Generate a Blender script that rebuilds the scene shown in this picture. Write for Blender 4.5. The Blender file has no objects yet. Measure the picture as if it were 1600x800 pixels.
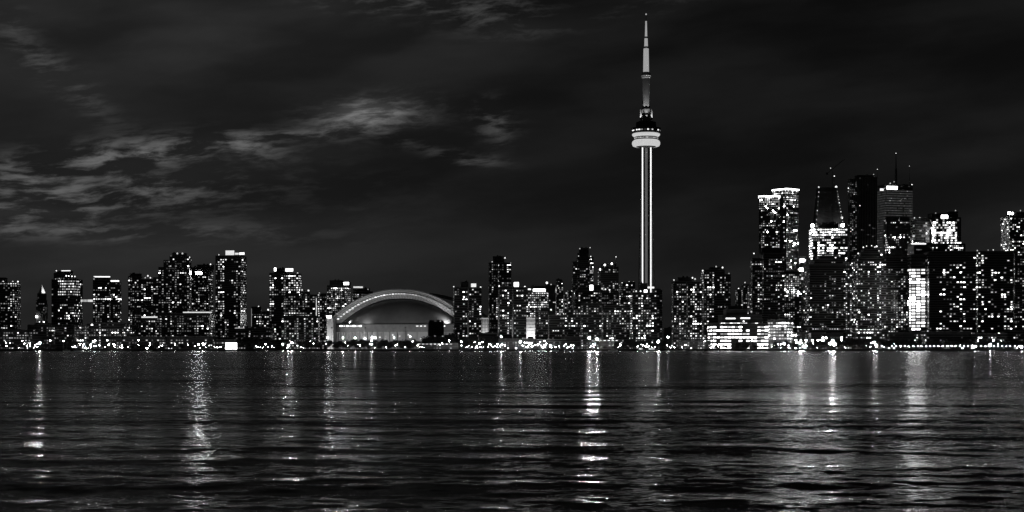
import bpy, bmesh, math, random
import numpy as np
from mathutils import Vector, Matrix

# ------------------------------------------------------------------ camera, world, exposure
SC = bpy.context.scene
COL = SC.collection
F = 2445.0          # focal length in photo pixels (1600 wide)
HY = 542.0          # horizon row
CAMZ = 5.0
cam_d = bpy.data.cameras.new('camera')
cam = bpy.data.objects.new('camera', cam_d)
COL.objects.link(cam)
cam.location = (0, 0, CAMZ)
cam.rotation_euler = (math.radians(90), 0, 0)
cam_d.lens = 36 * F / 1600
cam_d.shift_y = (HY - 400) / 1600
cam_d.clip_start = 0.5
cam_d.clip_end = 60000
SC.camera = cam
SC.view_settings.view_transform = 'Standard'
SC.view_settings.look = 'None'
SC.view_settings.exposure = 0
SC.view_settings.gamma = 1
SC.cycles.use_denoising = True
SC.cycles.filter_width = 1.5
SC.cycles.max_bounces = 5
SC.cycles.glossy_bounces = 3
SC.cycles.diffuse_bounces = 0
SC.cycles.sample_clamp_indirect = 40
SC.cycles.caustics_reflective = False
SC.cycles.caustics_refractive = False


class NB:
    """tiny node builder"""
    def __init__(s, tree):
        s.t = tree
        s.n = tree.nodes
        s.l = tree.links

    def node(s, typ, **kw):
        nd = s.n.new(typ)
        for k, v in kw.items():
            setattr(nd, k, v)
        return nd

    def put(s, sock, v):
        if v is None:
            return
        if hasattr(v, 'is_output'):
            s.l.new(v, sock)
        else:
            sock.default_value = v

    def m(s, op, a, b=None, c=None, clamp=False):
        nd = s.n.new('ShaderNodeMath')
        nd.operation = op
        nd.use_clamp = clamp
        s.put(nd.inputs[0], a)
        s.put(nd.inputs[1], b)
        s.put(nd.inputs[2], c)
        return nd.outputs[0]

    def ramp(s, x, lo, hi, a=0.0, b=1.0, smooth=True):
        nd = s.n.new('ShaderNodeMapRange')
        nd.interpolation_type = 'SMOOTHSTEP' if smooth else 'LINEAR'
        s.put(nd.inputs['Value'], x)
        nd.inputs['From Min'].default_value = lo
        nd.inputs['From Max'].default_value = hi
        nd.inputs['To Min'].default_value = a
        nd.inputs['To Max'].default_value = b
        return nd.outputs['Result']

    def xyz(s, x, y, z):
        nd = s.n.new('ShaderNodeCombineXYZ')
        s.put(nd.inputs[0], x)
        s.put(nd.inputs[1], y)
        s.put(nd.inputs[2], z)
        return nd.outputs[0]

    def noise(s, vec, scale, detail=4, rough=0.55, dist=0.0):
        nd = s.n.new('ShaderNodeTexNoise')
        s.put(nd.inputs['Vector'], vec)
        nd.inputs['Scale'].default_value = scale
        nd.inputs['Detail'].default_value = detail
        nd.inputs['Roughness'].default_value = rough
        nd.inputs['Distortion'].default_value = dist
        return nd


# world: night cloud cover lit from below by the city; coordinates are azimuth / elevation in units of 1/1000 rad
W = bpy.data.worlds.new('World')
SC.world = W
W.use_nodes = True
W.node_tree.nodes.clear()
w = NB(W.node_tree)
tc = w.node('ShaderNodeTexCoord')
sep = w.node('ShaderNodeSeparateXYZ')
w.l.new(tc.outputs['Generated'], sep.inputs[0])
dx, dy, dz = sep.outputs
az = w.m('MULTIPLY', w.m('ARCTAN2', dx, dy), 1000.0)
el = w.m('MULTIPLY', w.m('ARCSINE', dz), 1000.0)


def azel(px, py):
    u = (px - 800) / F
    v = (HY - py) / F
    return math.atan(u) * 1000, math.asin(v / math.sqrt(1 + u * u + v * v)) * 1000


# domain warp
wv = w.noise(w.xyz(w.m('MULTIPLY', az, 0.011), w.m('MULTIPLY', el, 0.03), 3.3), 1.0, 3, 0.6)
ws = w.node('ShaderNodeSeparateXYZ')
w.l.new(wv.outputs['Color'], ws.inputs[0])
azw = w.m('ADD', az, w.m('MULTIPLY', w.m('SUBTRACT', ws.outputs[0], 0.5), 34.0))
elw = w.m('ADD', el, w.m('MULTIPLY', w.m('SUBTRACT', ws.outputs[1], 0.5), 12.0))
azb = w.m('ADD', az, w.m('MULTIPLY', w.m('SUBTRACT', ws.outputs[2], 0.5), 22.0))
elb = w.m('ADD', el, w.m('MULTIPLY', w.m('SUBTRACT', ws.outputs[1], 0.5), 9.0))
n1 = w.noise(w.xyz(w.m('MULTIPLY', azw, 0.034), w.m('MULTIPLY', w.m('ADD', elw, w.m('MULTIPLY', azw, -0.10)), 0.145), 0.7), 1.0, 8, 0.61)
n2 = w.noise(w.xyz(w.m('MULTIPLY', azw, 0.0065), w.m('MULTIPLY', w.m('ADD', elw, w.m('MULTIPLY', azw, -0.10)), 0.024), 5.1), 1.0, 5, 0.5)
wisp = w.ramp(n1.outputs['Fac'], 0.43, 0.68)
soft = w.ramp(n2.outputs['Fac'], 0.32, 0.72)


def blob(px, py, rx, ry, ang, amp):
    a0, e0 = azel(px, py)
    ca, sa = math.cos(math.radians(ang)), math.sin(math.radians(ang))
    ax = w.m('SUBTRACT', azb, a0)
    ey = w.m('SUBTRACT', elb, e0)
    k = 1000.0 / F
    p = w.m('MULTIPLY', w.m('ADD', w.m('MULTIPLY', ax, ca), w.m('MULTIPLY', ey, sa)), 1 / (rx * k))
    q = w.m('MULTIPLY', w.m('SUBTRACT', w.m('MULTIPLY', ey, ca), w.m('MULTIPLY', ax, sa)), 1 / (ry * k))
    r2 = w.m('ADD', w.m('MULTIPLY', p, p), w.m('MULTIPLY', q, q))
    return w.m('MULTIPLY', w.m('POWER', 2.71828, w.m('MULTIPLY', r2, -1.0)), amp)


def blobs(lst):
    o = None
    for b in lst:
        g = blob(*b)
        o = g if o is None else w.m('ADD', o, g)
    return o


WISPY = blobs([
    (60, 322, 220, 26, 6, 0.15), (120, 362, 260, 14, 0, 0.085), (210, 240, 170, 20, 6, 0.13), (120, 285, 200, 26, -6, 0.05),
    (60, 270, 130, 24, 12, 0.055), (475, 211, 70, 7, 2, 0.085), (388, 228, 55, 16, -10, 0.075),
    (580, 184, 84, 26, 6, 0.10), (772, 188, 32, 26, -30, 0.10), (728, 246, 46, 10, -8, 0.09),
    (650, 226, 60, 10, -20, 0.04), (750, 20, 110, 26, -4, 0.075), (590, 8, 90, 14, 0, 0.06),
    (1020, 8, 110, 13, 10, 0.018), (50, 80, 130, 24, -40, 0.06), (340, 300, 260, 50, 0, 0.016),
])
SOLID = blobs([(580, 178, 56, 18, 4, 0.135), (30, 334, 120, 9, 4, 0.020)])
BROAD = blobs([(180, 50, 460, 95, 0, 0.013), (60, 375, 520, 70, 0, 0.012), (560, 60, 220, 50, 0, 0.006), (1580, 330, 90, 90, 0, 0.006)])
base = w.ramp(el, 0.0, 420.0, 0.0122, 0.0060, False)
base = w.m('ADD', base, w.ramp(az, -400.0, 200.0, 0.0015, -0.0035))
base = w.m('ADD', base, w.ramp(el, 0.0, 110.0, 0.0028, 0.0))
gen = w.m('MULTIPLY', w.m('SUBTRACT', soft, 0.35), 0.0060)
tot = w.m('ADD', base, gen)
tot = w.m('ADD', tot, w.m('MULTIPLY', BROAD, w.m('ADD', w.m('MULTIPLY', soft, 0.8), 0.3)))
tot = w.m('ADD', tot, w.m('MULTIPLY', WISPY, w.m('MULTIPLY', wisp, w.m('ADD', w.m('MULTIPLY', soft, 0.5), 0.5))))
tot = w.m('ADD', tot, w.m('MULTIPLY', SOLID, w.m('ADD', w.m('MULTIPLY', wisp, 0.6), 0.35)))
tot = w.m('MAXIMUM', tot, 0.002)
bg = w.node('ShaderNodeBackground')
w.l.new(w.xyz(tot, tot, tot), bg.inputs['Color'])
bg.inputs['Strength'].default_value = 1.0
wo = w.node('ShaderNodeOutputWorld')
w.l.new(bg.outputs[0], wo.inputs['Surface'])

# ------------------------------------------------------------------ materials


def surf(name, base, rough=0.7, var=0.25, scale=0.15, metallic=0.0):
    m = bpy.data.materials.new(name)
    m.use_nodes = True
    b = NB(m.node_tree)
    bs = m.node_tree.nodes['Principled BSDF']
    t = b.node('ShaderNodeTexCoord')
    n = b.noise(t.outputs['Object'], scale, 5, 0.6)
    v = b.ramp(n.outputs['Fac'], 0.25, 0.75, base * (1 - var), base * (1 + var), False)
    b.l.new(b.xyz(v, v, v), bs.inputs['Base Color'])
    bs.inputs['Roughness'].default_value = rough
    bs.inputs['Metallic'].default_value = metallic
    return m


def glow(name, strength, spread=0.6, sample=False):
    m = bpy.data.materials.new(name)
    m.cycles.emission_sampling = 'FRONT' if sample else 'NONE'
    m.use_nodes = True
    b = NB(m.node_tree)
    bs = m.node_tree.nodes['Principled BSDF']
    bs.inputs['Base Color'].default_value = (0.3, 0.3, 0.3, 1)
    if sample:
        bs.inputs['Emission Color'].default_value = (1, 1, 1, 1)
        bs.inputs['Emission Strength'].default_value = strength
        return m
    oi = b.node('ShaderNodeObjectInfo')
    s = b.ramp(oi.outputs['Random'], 0, 1, strength * (1 - spread), strength * (1 + spread), False)
    t = b.node('ShaderNodeTexCoord')
    n = b.noise(t.outputs['Object'], 2.3, 2, 0.5)
    s = b.m('MULTIPLY', s, b.ramp(n.outputs['Fac'], 0.3, 0.7, 0.55, 1.45, False))
    bs.inputs['Emission Color'].default_value = (1, 1, 1, 1)
    b.l.new(s, bs.inputs['Emission Strength'])
    return m


M = dict(
    conc=surf('concrete_dark', 0.10), pale=surf('concrete_pale', 0.34, 0.75, 0.15),
    mid=surf('concrete_mid', 0.18), glass=surf('tinted_glass', 0.05, 0.25, 0.3, 0.05),
    slab=surf('balcony_concrete', 0.20, 0.8), black=surf('dark_cladding', 0.03, 0.6),
    roof=surf('roof_membrane', 0.05, 0.9), metal=surf('painted_steel', 0.12, 0.5, 0.2, 0.5),
    ground=surf('asphalt_ground', 0.05, 0.95, 0.3, 0.02), wall=surf('seawall_concrete', 0.035, 0.9, 0.4, 0.1),
    grass=surf('park_grass', 0.04, 1.0, 0.3, 0.05),
    leaf=surf('foliage', 0.035, 0.8, 0.5, 0.4), bark=surf('bark', 0.05, 0.95),
    shell=surf('roof_membrane_white', 0.68, 0.55, 0.08, 0.05), dome_dim=surf('dome_shaded', 0.13, 0.6, 0.3, 0.03), hull=surf('boat_paint', 0.6, 0.4),  # dome grey darkened: shade from its steeper angle put into the colour
)
LV = [0.07, 0.20, 0.55, 1.3, 5.5, 45.0]
GL = [glow('lit_room_%s' % n, s) for n, s in zip(['faint', 'dim', 'soft', 'bright', 'blazing', 'dazzling'], LV)]
LAMP = glow('lamp_globe_glow', 110.0, 0.9, True)
FLOODS = [glow('flood_lens_%s_glow' % n, e, 0, True) for n, e in (('soft', 160.0), ('medium', 800.0), ('strong', 1300.0))]
STRIP = glow('led_strip_glow', 1.3, 0.0)
STRIPLO = glow('led_strip_low_glow', 0.085, 0.0)
RING = glow('led_ring_glow', 0.56, 0.0)
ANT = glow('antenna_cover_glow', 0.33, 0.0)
SIGN = glow('backlit_sign_glow', 1.6, 0.1)

# ------------------------------------------------------------------ geometry helpers


def wx(px, D):
    return (px - 800) / F * D


def wz(py, D):
    return CAMZ + (HY - py) / F * D


def proj(p):
    return 800 + F * p[0] / p[1], HY - F * (p[2] - CAMZ) / p[1]


class MB:
    def __init__(s):
        s.v = []
        s.f = []
        s.mi = []

    def box(s, x0, x1, y0, y1, z0, z1, mi=0, bottom=False):
        i = len(s.v)
        s.v += [(x0, y0, z0), (x1, y0, z0), (x1, y1, z0), (x0, y1, z0), (x0, y0, z1), (x1, y0, z1), (x1, y1, z1), (x0, y1, z1)]
        s.f += [(i, i + 1, i + 5, i + 4), (i + 1, i + 2, i + 6, i + 5), (i + 2, i + 3, i + 7, i + 6), (i + 3, i, i + 4, i + 7), (i + 4, i + 5, i + 6, i + 7), (i + 3, i + 2, i + 1, i)]
        s.mi += [mi] * 6
        return s

    def lathe(s, prof, n=24, cx=0, cy=0, mi=0, cap=True):
        i0 = len(s.v)
        for r, z in prof:
            for k in range(n):
                a = 2 * math.pi * k / n
                s.v.append((cx + r * math.cos(a), cy + r * math.sin(a), z))
        for j in range(len(prof) - 1):
            for k in range(n):
                a, b = i0 + j * n + k, i0 + j * n + (k + 1) % n
                s.f.append((a, b, b + n, a + n))
                s.mi.append(mi)
        if cap:
            s.f.append(tuple(i0 + k for k in range(n))[::-1])
            s.f.append(tuple(i0 + (len(prof) - 1) * n + k for k in range(n)))
            s.mi += [mi, mi]
        return s

    def bar(s, p, q, r, n=5, r2=None, mi=0):
        p, q = Vector(p), Vector(q)
        r2 = r if r2 is None else r2
        d = (q - p).normalized()
        a = d.cross(Vector((0, 0, 1)) if abs(d.z) < 0.9 else Vector((1, 0, 0))).normalized()
        b = d.cross(a)
        i = len(s.v)
        for c, rr in ((p, r), (q, r2)):
            for k in range(n):
                t = 2 * math.pi * k / n
                s.v.append(tuple(c + a * rr * math.cos(t) + b * rr * math.sin(t)))
        for k in range(n):
            s.f.append((i + k, i + (k + 1) % n, i + n + (k + 1) % n, i + n + k))
            s.mi.append(mi)
        s.f.append(tuple(i + k for k in range(n)))
        s.f.append(tuple(i + n + k for k in range(n))[::-1])
        s.mi += [mi, mi]
        return s

    def mesh(s, name, mats, smooth=False):
        me = bpy.data.meshes.new(name)
        me.from_pydata(s.v, [], s.f)
        mats = mats if isinstance(mats, (list, tuple)) else [mats]
        for m in mats:
            me.materials.append(m)
        if len(mats) > 1:
            me.polygons.foreach_set('material_index', s.mi)
        if smooth:
            me.polygons.foreach_set('use_smooth', [True] * len(me.polygons))
        me.validate()
        me.update()
        return me

    def obj(s, name, mats, parent=None, smooth=False, kind=None):
        o = bpy.data.objects.new(name, s.mesh(name, mats, smooth))
        COL.objects.link(o)
        o.parent = parent
        if kind:
            o['kind'] = kind
        return o


def thing(name, label, cat, loc=(0, 0, 0), rz=0.0, group=None):
    o = bpy.data.objects.new(name, None)
    COL.objects.link(o)
    o.empty_display_size = 1
    o.location = loc
    o.rotation_euler = (0, 0, rz)
    o['label'] = label
    o['category'] = cat
    if group:
        o['group'] = group
    return o


def inst(name, mesh, parent, loc, rz=0.0, scale=(1, 1, 1)):
    o = bpy.data.objects.new(name, mesh)
    COL.objects.link(o)
    o.parent = parent
    o.location = loc
    o.rotation_euler = (0, 0, rz)
    o.scale = scale
    return o


# unit lit window: glowing pane in a slim dark frame, faces local -y
PANE = []
for g in GL:
    b = MB()
    b.v = [(-.5, -.06, -.5), (.5, -.06, -.5), (.5, -.06, .5), (-.5, -.06, .5), (-.5, .1, -.5), (.5, .1, -.5), (.5, .1, .5), (-.5, .1, .5)]
    b.f = [(0, 1, 2, 3), (4, 5, 1, 0), (5, 6, 2, 1), (6, 7, 3, 2), (7, 4, 0, 3)]
    b.mi = [0, 1, 1, 1, 1]
    PANE.append(b.mesh('window', [g, M['black']]))

GZ = 1.8            # quay level above the lake
SHORE = 1900.0
NWIN = 0


def pane_into(b, loc, rz, sx, sz, lv):
    c, s = math.cos(rz), math.sin(rz)
    i = len(b.v)
    for x, y, z in ((-.5, -.06, -.5), (.5, -.06, -.5), (.5, -.06, .5), (-.5, -.06, .5)):
        X, Y = x * sx, y
        b.v.append((loc[0] + X * c - Y * s, loc[1] + X * s + Y * c, loc[2] + z * sz))
    b.f.append((i, i + 1, i + 2, i + 3))
    b.mi.append(lv)


def building(name, label, D, blocks, rot=8, p=0.30, fh=3.2, bw=3.3, mat='glass', slab='slab', style='slab', over=(), feats=(),
             hats=(), hot=0.2, lev=(.36, .28, .20, .12, .04), wh=0.42, ww=0.56, group='buildings of the city skyline', cat='building', seed=None, crown=None, slabout=0.35, neat=False):
    """blocks: (x0, x1, ytop[, extra distance[, depth in metres[, bottom row]]]) in photo pixels at distance D"""
    global NWIN
    rng = random.Random(seed if seed is not None else label)
    phi = math.radians(rot)
    s_, c_ = abs(math.sin(phi)), math.cos(phi)
    root = None
    bodies, slabs, piers = MB(), MB(), MB()
    roofs = MB()
    wins = []
    hidden = []
    geo = []
    for bi, bl in enumerate(blocks):
        x0, x1, yt = bl[:3]
        Dd = D + (bl[3] if len(bl) > 3 else 0)
        Wd = (x1 - x0) / F * Dd
        d = bl[4] if len(bl) > 4 and bl[4] else min(max(0.75 * Wd, 12), 34)
        if Wd - d * s_ < 0.45 * Wd:
            d = 0.55 * Wd / max(s_, 0.05)
        wd = (Wd - d * s_) / c_
        cx = wx((x0 + x1) / 2, Dd)
        cy = Dd + (wd * s_ + d * c_) / 2
        cx = cx * cy / Dd          # keep the middle on the same line of sight
        zt = wz(yt, cy - d / 2)
        zb = GZ
        if root is None:
            root = thing(name, label, cat, (cx, cy, GZ), phi, group)
            R0 = Matrix.Rotation(-phi, 3, 'Z')
            O = Vector((cx, cy, GZ))
        lc = R0 @ (Vector((cx, cy, GZ)) - O)
        H = zt - GZ
        geo.append((lc, wd, d, H, Dd))
        e = 0.01 * bi
        bodies.box(lc.x - wd / 2, lc.x + wd / 2, lc.y - d / 2 + e, lc.y + d / 2, 0 - 0.3, H - e)
        nfl = max(1, int(H / fh))
        if style in ('slab', 'grid', 'band'):
            for k in range(1, nfl + 1):
                z = k * fh + 0.013 * bi
                if z > H - 0.3:
                    continue
                so = slabout
                th = 0.55 if style == 'slab' else 1.1
                slabs.box(lc.x - wd / 2 - so, lc.x + wd / 2 + so, lc.y - d / 2 - so + e, lc.y + d / 2 + so, z - th / 2, z + th / 2)
        if style in ('pier', 'grid'):
            nb = max(1, int(round(wd / bw)))
            for k in range(nb + 1):
                X = lc.x - wd / 2 + wd * k / nb
                piers.box(X - .35, X + .35, lc.y - d / 2 - 0.5 + e, lc.y - d / 2 + 0.02, 0, H - .05 - e)
            nb = max(1, int(round(d / bw)))
            for sx in (-1, 1):
                for k in range(nb + 1):
                    Y = lc.y - d / 2 + d * k / nb
                    X = lc.x + sx * wd / 2
                    piers.box(min(X, X + sx * .5), max(X, X + sx * .5), Y - .35, Y + .35, 0, H - .05 - e)
        # parapet
        pr = 0.8
        for (a, b_, c2, d2) in ((-wd / 2, wd / 2, -d / 2, -d / 2 + .4), (-wd / 2, wd / 2, d / 2 - .4, d / 2), (-wd / 2, -wd / 2 + .4, -d / 2 + .4, d / 2 - .4), (wd / 2 - .4, wd / 2, -d / 2 + .4, d / 2 - .4)):
            roofs.box(lc.x + a, lc.x + b_, lc.y + c2 + e, lc.y + d2 + e, H - e, H + pr)
        # windows
        for fi, (fw, nrm, ang) in enumerate(((wd, (0, -1), 0.0), (d, (-1, 0), -math.pi / 2), (d, (1, 0), math.pi / 2))):
            nb = max(1, int(round(fw / bw)))
            b2 = fw / nb
            hotc = [rng.random() < hot for _ in range(nb)]
            cold = [rng.random() < 0.15 for _ in range(nb)]
            nw = Vector((nrm[0] * math.cos(phi) - nrm[1] * math.sin(phi), nrm[0] * math.sin(phi) + nrm[1] * math.cos(phi), 0))
            fc = Vector((cx, cy, 0)) + nw * (d / 2 if fi == 0 else wd / 2)
            vis = nw.dot(Vector((0, 0, 0)) - fc) > 0.03 * fc.length
            for k in range(nfl):
                zc = (k + 0.5) * fh
                if zc > H - fh * 0.4:
                    continue
                rowhot = rng.random() < 0.07
                carry = 0
                clv = 2
                for j in range(nb):
                    t = -fw / 2 + (j + .5) * b2
                    if fi == 0:
                        P = Vector((lc.x + t, lc.y - d / 2 + e, zc))
                    else:
                        P = Vector((lc.x + nrm[0] * wd / 2, lc.y + t, zc))
                    Pw = O + Matrix.Rotation(phi, 3, 'Z') @ P
                    # inside another block already built?
                    inside = False
                    for (l2, w2, d2_, H2, _) in geo[:-1]:
                        if abs(P.x - l2.x) < w2 / 2 + .2 and abs(P.y - l2.y) < d2_ / 2 + .2 and P.z < H2:
                            inside = True
                    qx, qy = proj(Pw)
                    pp, lw = p, lev
                    if hotc[j]:
                        pp = min(1, p * 2.0)
                    if cold[j]:
                        pp = p * 0.25
                    if rowhot:
                        pp = min(1, p * 2.2)
                    for ov in over:
                        if ov[0] <= qx <= ov[1] and ov[2] <= qy <= ov[3]:
                            pp = ov[4]
                            if len(ov) > 5:
                                lw = ov[5]
                    hit = rng.random() < pp
                    r = rng.random()
                    if carry > 0 and pp > 0.02:
                        hit = True
                        carry -= 1
                    elif hit:
                        clv = 0
                        acc = 0
                        for q, ww_ in enumerate(lw):
                            acc += ww_
                            if r * sum(lw) <= acc:
                                clv = q
                                break
                        if rng.random() < 0.16:
                            carry = rng.choice((1, 1, 2))
                    wr, hr, off = rng.uniform(.8, 1.15), rng.uniform(.8, 1.1), rng.uniform(-.12, .12)
                    if neat:
                        wr, hr, off = rng.uniform(.97, 1.03), rng.uniform(.9, 1.05), 0
                    if not hit or inside:
                        continue
                    loc = (P.x + (off * b2 if fi == 0 else 0), P.y + (off * b2 if fi else 0), P.z)
                    rec = (loc, ang, b2 * ww * wr, fh * wh * hr, clv)
                    (wins if vis else hidden).append(rec)
    lc, wd, d, H, Dd = geo[0]
    if len(hats) == 0 or rng.random() < .5:
        pb = MB()
        for q in range(rng.randint(2, 4)):
            X, Y = lc.x + rng.uniform(-.4, .3) * wd, lc.y + rng.uniform(-.3, .3) * d
            pb.box(X, X + rng.uniform(1.5, .18 * wd + 1.6), Y, Y + 3, H - .03, H + rng.uniform(1.2, 3.2))
        if rng.random() < .6:
            X, Y = lc.x + rng.uniform(-.35, .35) * wd, lc.y
            pb.bar((X, Y, H - .05), (X, Y, H + rng.uniform(4, 9)), .14, 4, .05)
        pb.obj('roof_plant', M['black'], root)
    o = bodies.obj('wall', M[mat], root)
    if slabs.v:
        slabs.obj('floor_slab', M[slab], root, kind='stuff')
    if piers.v:
        piers.obj('pier', M[slab], root, kind='stuff')
    roofs.obj('parapet', M[slab], root)
    if len(wins) > 300:
        rng.shuffle(wins)
        wins.sort(key=lambda r: -r[4])
        hidden += wins[300:]
        wins = wins[:300]
    for loc, ang, sx, sz, lv in wins:
        inst('window', PANE[lv], root, loc, ang, (sx, 1, sz))
    NWIN += len(wins)
    if hidden:
        b = MB()
        for loc, ang, sx, sz, lv in hidden:
            pane_into(b, loc, ang, sx, sz, lv)
        b.obj('small_window', GL, root, kind='stuff')

    def to_local(pt):
        return R0 @ (Vector(pt) - O)

    def face_hit(px, py, bi=0, out=0.5):
        lc, wd, d, H, Dd = geo[bi]
        o_ = to_local((0, 0, CAMZ))
        dr = R0 @ Vector(((px - 800) / F, 1, (HY - py) / F))
        t = (lc.y - d / 2 - out - o_.y) / dr.y
        return o_ + dr * t

    for h in hats:
        bi = h[4] if len(h) > 4 else 0
        lc, wd, d, H, Dd = geo[bi]
        a = face_hit(h[0], h[2], bi, -3.0)
        b2 = face_hit(h[1], h[2], bi, -3.0)
        hb = MB()
        dd = min(d * 0.6, max(6, (b2.x - a.x)))
        hb.box(a.x, b2.x, lc.y - d / 2 + 3, lc.y - d / 2 + 3 + dd, H - .02, a.z)
        hb.box(a.x - .5, b2.x + .5, lc.y - d / 2 + 2.5, lc.y - d / 2 + 3.5 + dd, a.z, a.z + .6)
        if b2.x - a.x > 8:      # rooftop plant on the machine room
            for q in range(2):
                X = rng.uniform(a.x + 1, b2.x - 3)
                hb.box(X, X + 2, lc.y - d / 2 + 5, lc.y - d / 2 + 7, a.z + .6, a.z + rng.uniform(1.5, 2.6))
        hb.obj('machine_room', M['black'], root)
    for ft in feats:
        k = ft[0]
        if k == 'sign':       # lit panel on the front: x0,x1,y0,y1,level[,block]
            bi = ft[6] if len(ft) > 6 else 0
            a = face_hit(ft[1], ft[3], bi)
            b2 = face_hit(ft[2], ft[4], bi)
            b3 = face_hit(ft[2], ft[3], bi)
            sg = MB()
            z0, z1 = sorted((b2.z, a.z))
            x0_, x1_ = a.x, b3.x
            sg.box(x0_, x1_, a.y - .3, a.y, z0, z1, 0)
            sg.box(x0_ - .25, x1_ + .25, a.y + .003, a.y + .497, z0 - .25, z1 + .25, 1)
            sg.obj('lit_panel', [GL[ft[5]], M['metal']], root)
        elif k == 'lamp':      # small roof light: x,y,level index,size
            bi = ft[5] if len(ft) > 5 else 0
            a = face_hit(ft[1], ft[2], bi, -1.5)
            lc, wd, d, H, Dd = geo[bi]
            r = ft[4] if len(ft) > 4 else 1.0
            lb = MB()
            if a.z > H + 1.6:
                lb.bar((a.x, a.y, H - .1), (a.x, a.y, a.z), .18, 5, mi=1)
            lb.lathe([(r * .3, a.z - r), (r * .85, a.z - r * .5), (r, a.z), (r * .85, a.z + r * .5), (r * .3, a.z + r)], 8, a.x, a.y)
            lb.obj('roof_light', [GL[ft[3]], M['metal']], root)
        elif k == 'ring':      # lit cornice round the top: block, level, thickness
            lc, wd, d, H, Dd = geo[ft[1]]
            t = ft[3]
            rb = MB()
            for (a, b_, c2, d2) in ((-wd / 2 - 1, wd / 2 + 1, -d / 2 - 1, -d / 2 - .4), (-wd / 2 - 1, -wd / 2 - .4, -d / 2 - .4, d / 2), (wd / 2 + .4, wd / 2 + 1, -d / 2 - .4, d / 2)):
                rb.box(lc.x + a, lc.x + b_, lc.y + c2, lc.y + d2, H - t * .3, H + t * .7)
            rb.obj('crown_light', GL[ft[2]], root)
        elif k == 'mast':      # x, ytop, width m
            bi = ft[4] if len(ft) > 4 else 0
            lc, wd, d, H, Dd = geo[bi]
            a = face_hit(ft[1], ft[2], bi, -d * .5)
            mb = MB()
            h0 = H - .2
            mb.bar((a.x, a.y, h0), (a.x, a.y, h0 + (a.z - h0) * .55), ft[3], 6, ft[3] * .8)
            mb.bar((a.x, a.y, h0 + (a.z - h0) * .55), (a.x, a.y, a.z), ft[3] * .5, 6, ft[3] * .2)
            mb.obj('mast', M['metal'], root)
            lb = MB()
            lb.lathe([(.2, a.z - .1), (.8, a.z + .5), (.8, a.z + .9), (.2, a.z + 1.4)], 8, a.x, a.y)
            lb.obj('beacon', GL[3], root)
    return root


HI = (0, .1, .2, .35, .30, .05)
DZ = (0, 0, .15, .3, .3, .25)
MID = (.1, .2, .3, .3, .1)
LO = (.5, .35, .12, .03, 0)
# ------------------------------------------------------------------ ground and shore
g = MB()
g.v = [(-9000, SHORE, GZ), (9000, SHORE, GZ), (9000, 30000, GZ), (-9000, 30000, GZ)]
g.f = [(0, 1, 2, 3)]
g.mi = [0]
go = g.obj('ground', M['ground'])
go['kind'] = 'structure'
sw = MB()
x = -1400.0
rr = random.Random(4)
while x < 1400:
    L = rr.uniform(22, 40)
    sw.box(x, x + L - .3, SHORE - 1.2 - rr.uniform(0, .4), SHORE + .5, -3, GZ + .25 + rr.uniform(0, .12))
    x += L
swo = sw.obj('seawall', M['wall'])
swo['kind'] = 'structure'
pr = MB()
pr.v = [(-1400, SHORE + 1, GZ + .004), (1400, SHORE + 1, GZ + .004), (1400, SHORE + 22, GZ + .004), (-1400, SHORE + 22, GZ + .004)]
pr.f = [(0, 1, 2, 3)]
pr.mi = [0]
pro = pr.obj('promenade', M['mid'])
pro['kind'] = 'structure'

# ------------------------------------------------------------------ lake


WROUGH, WREFL, WFAR = 0.17, 0.60, 1.3


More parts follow.
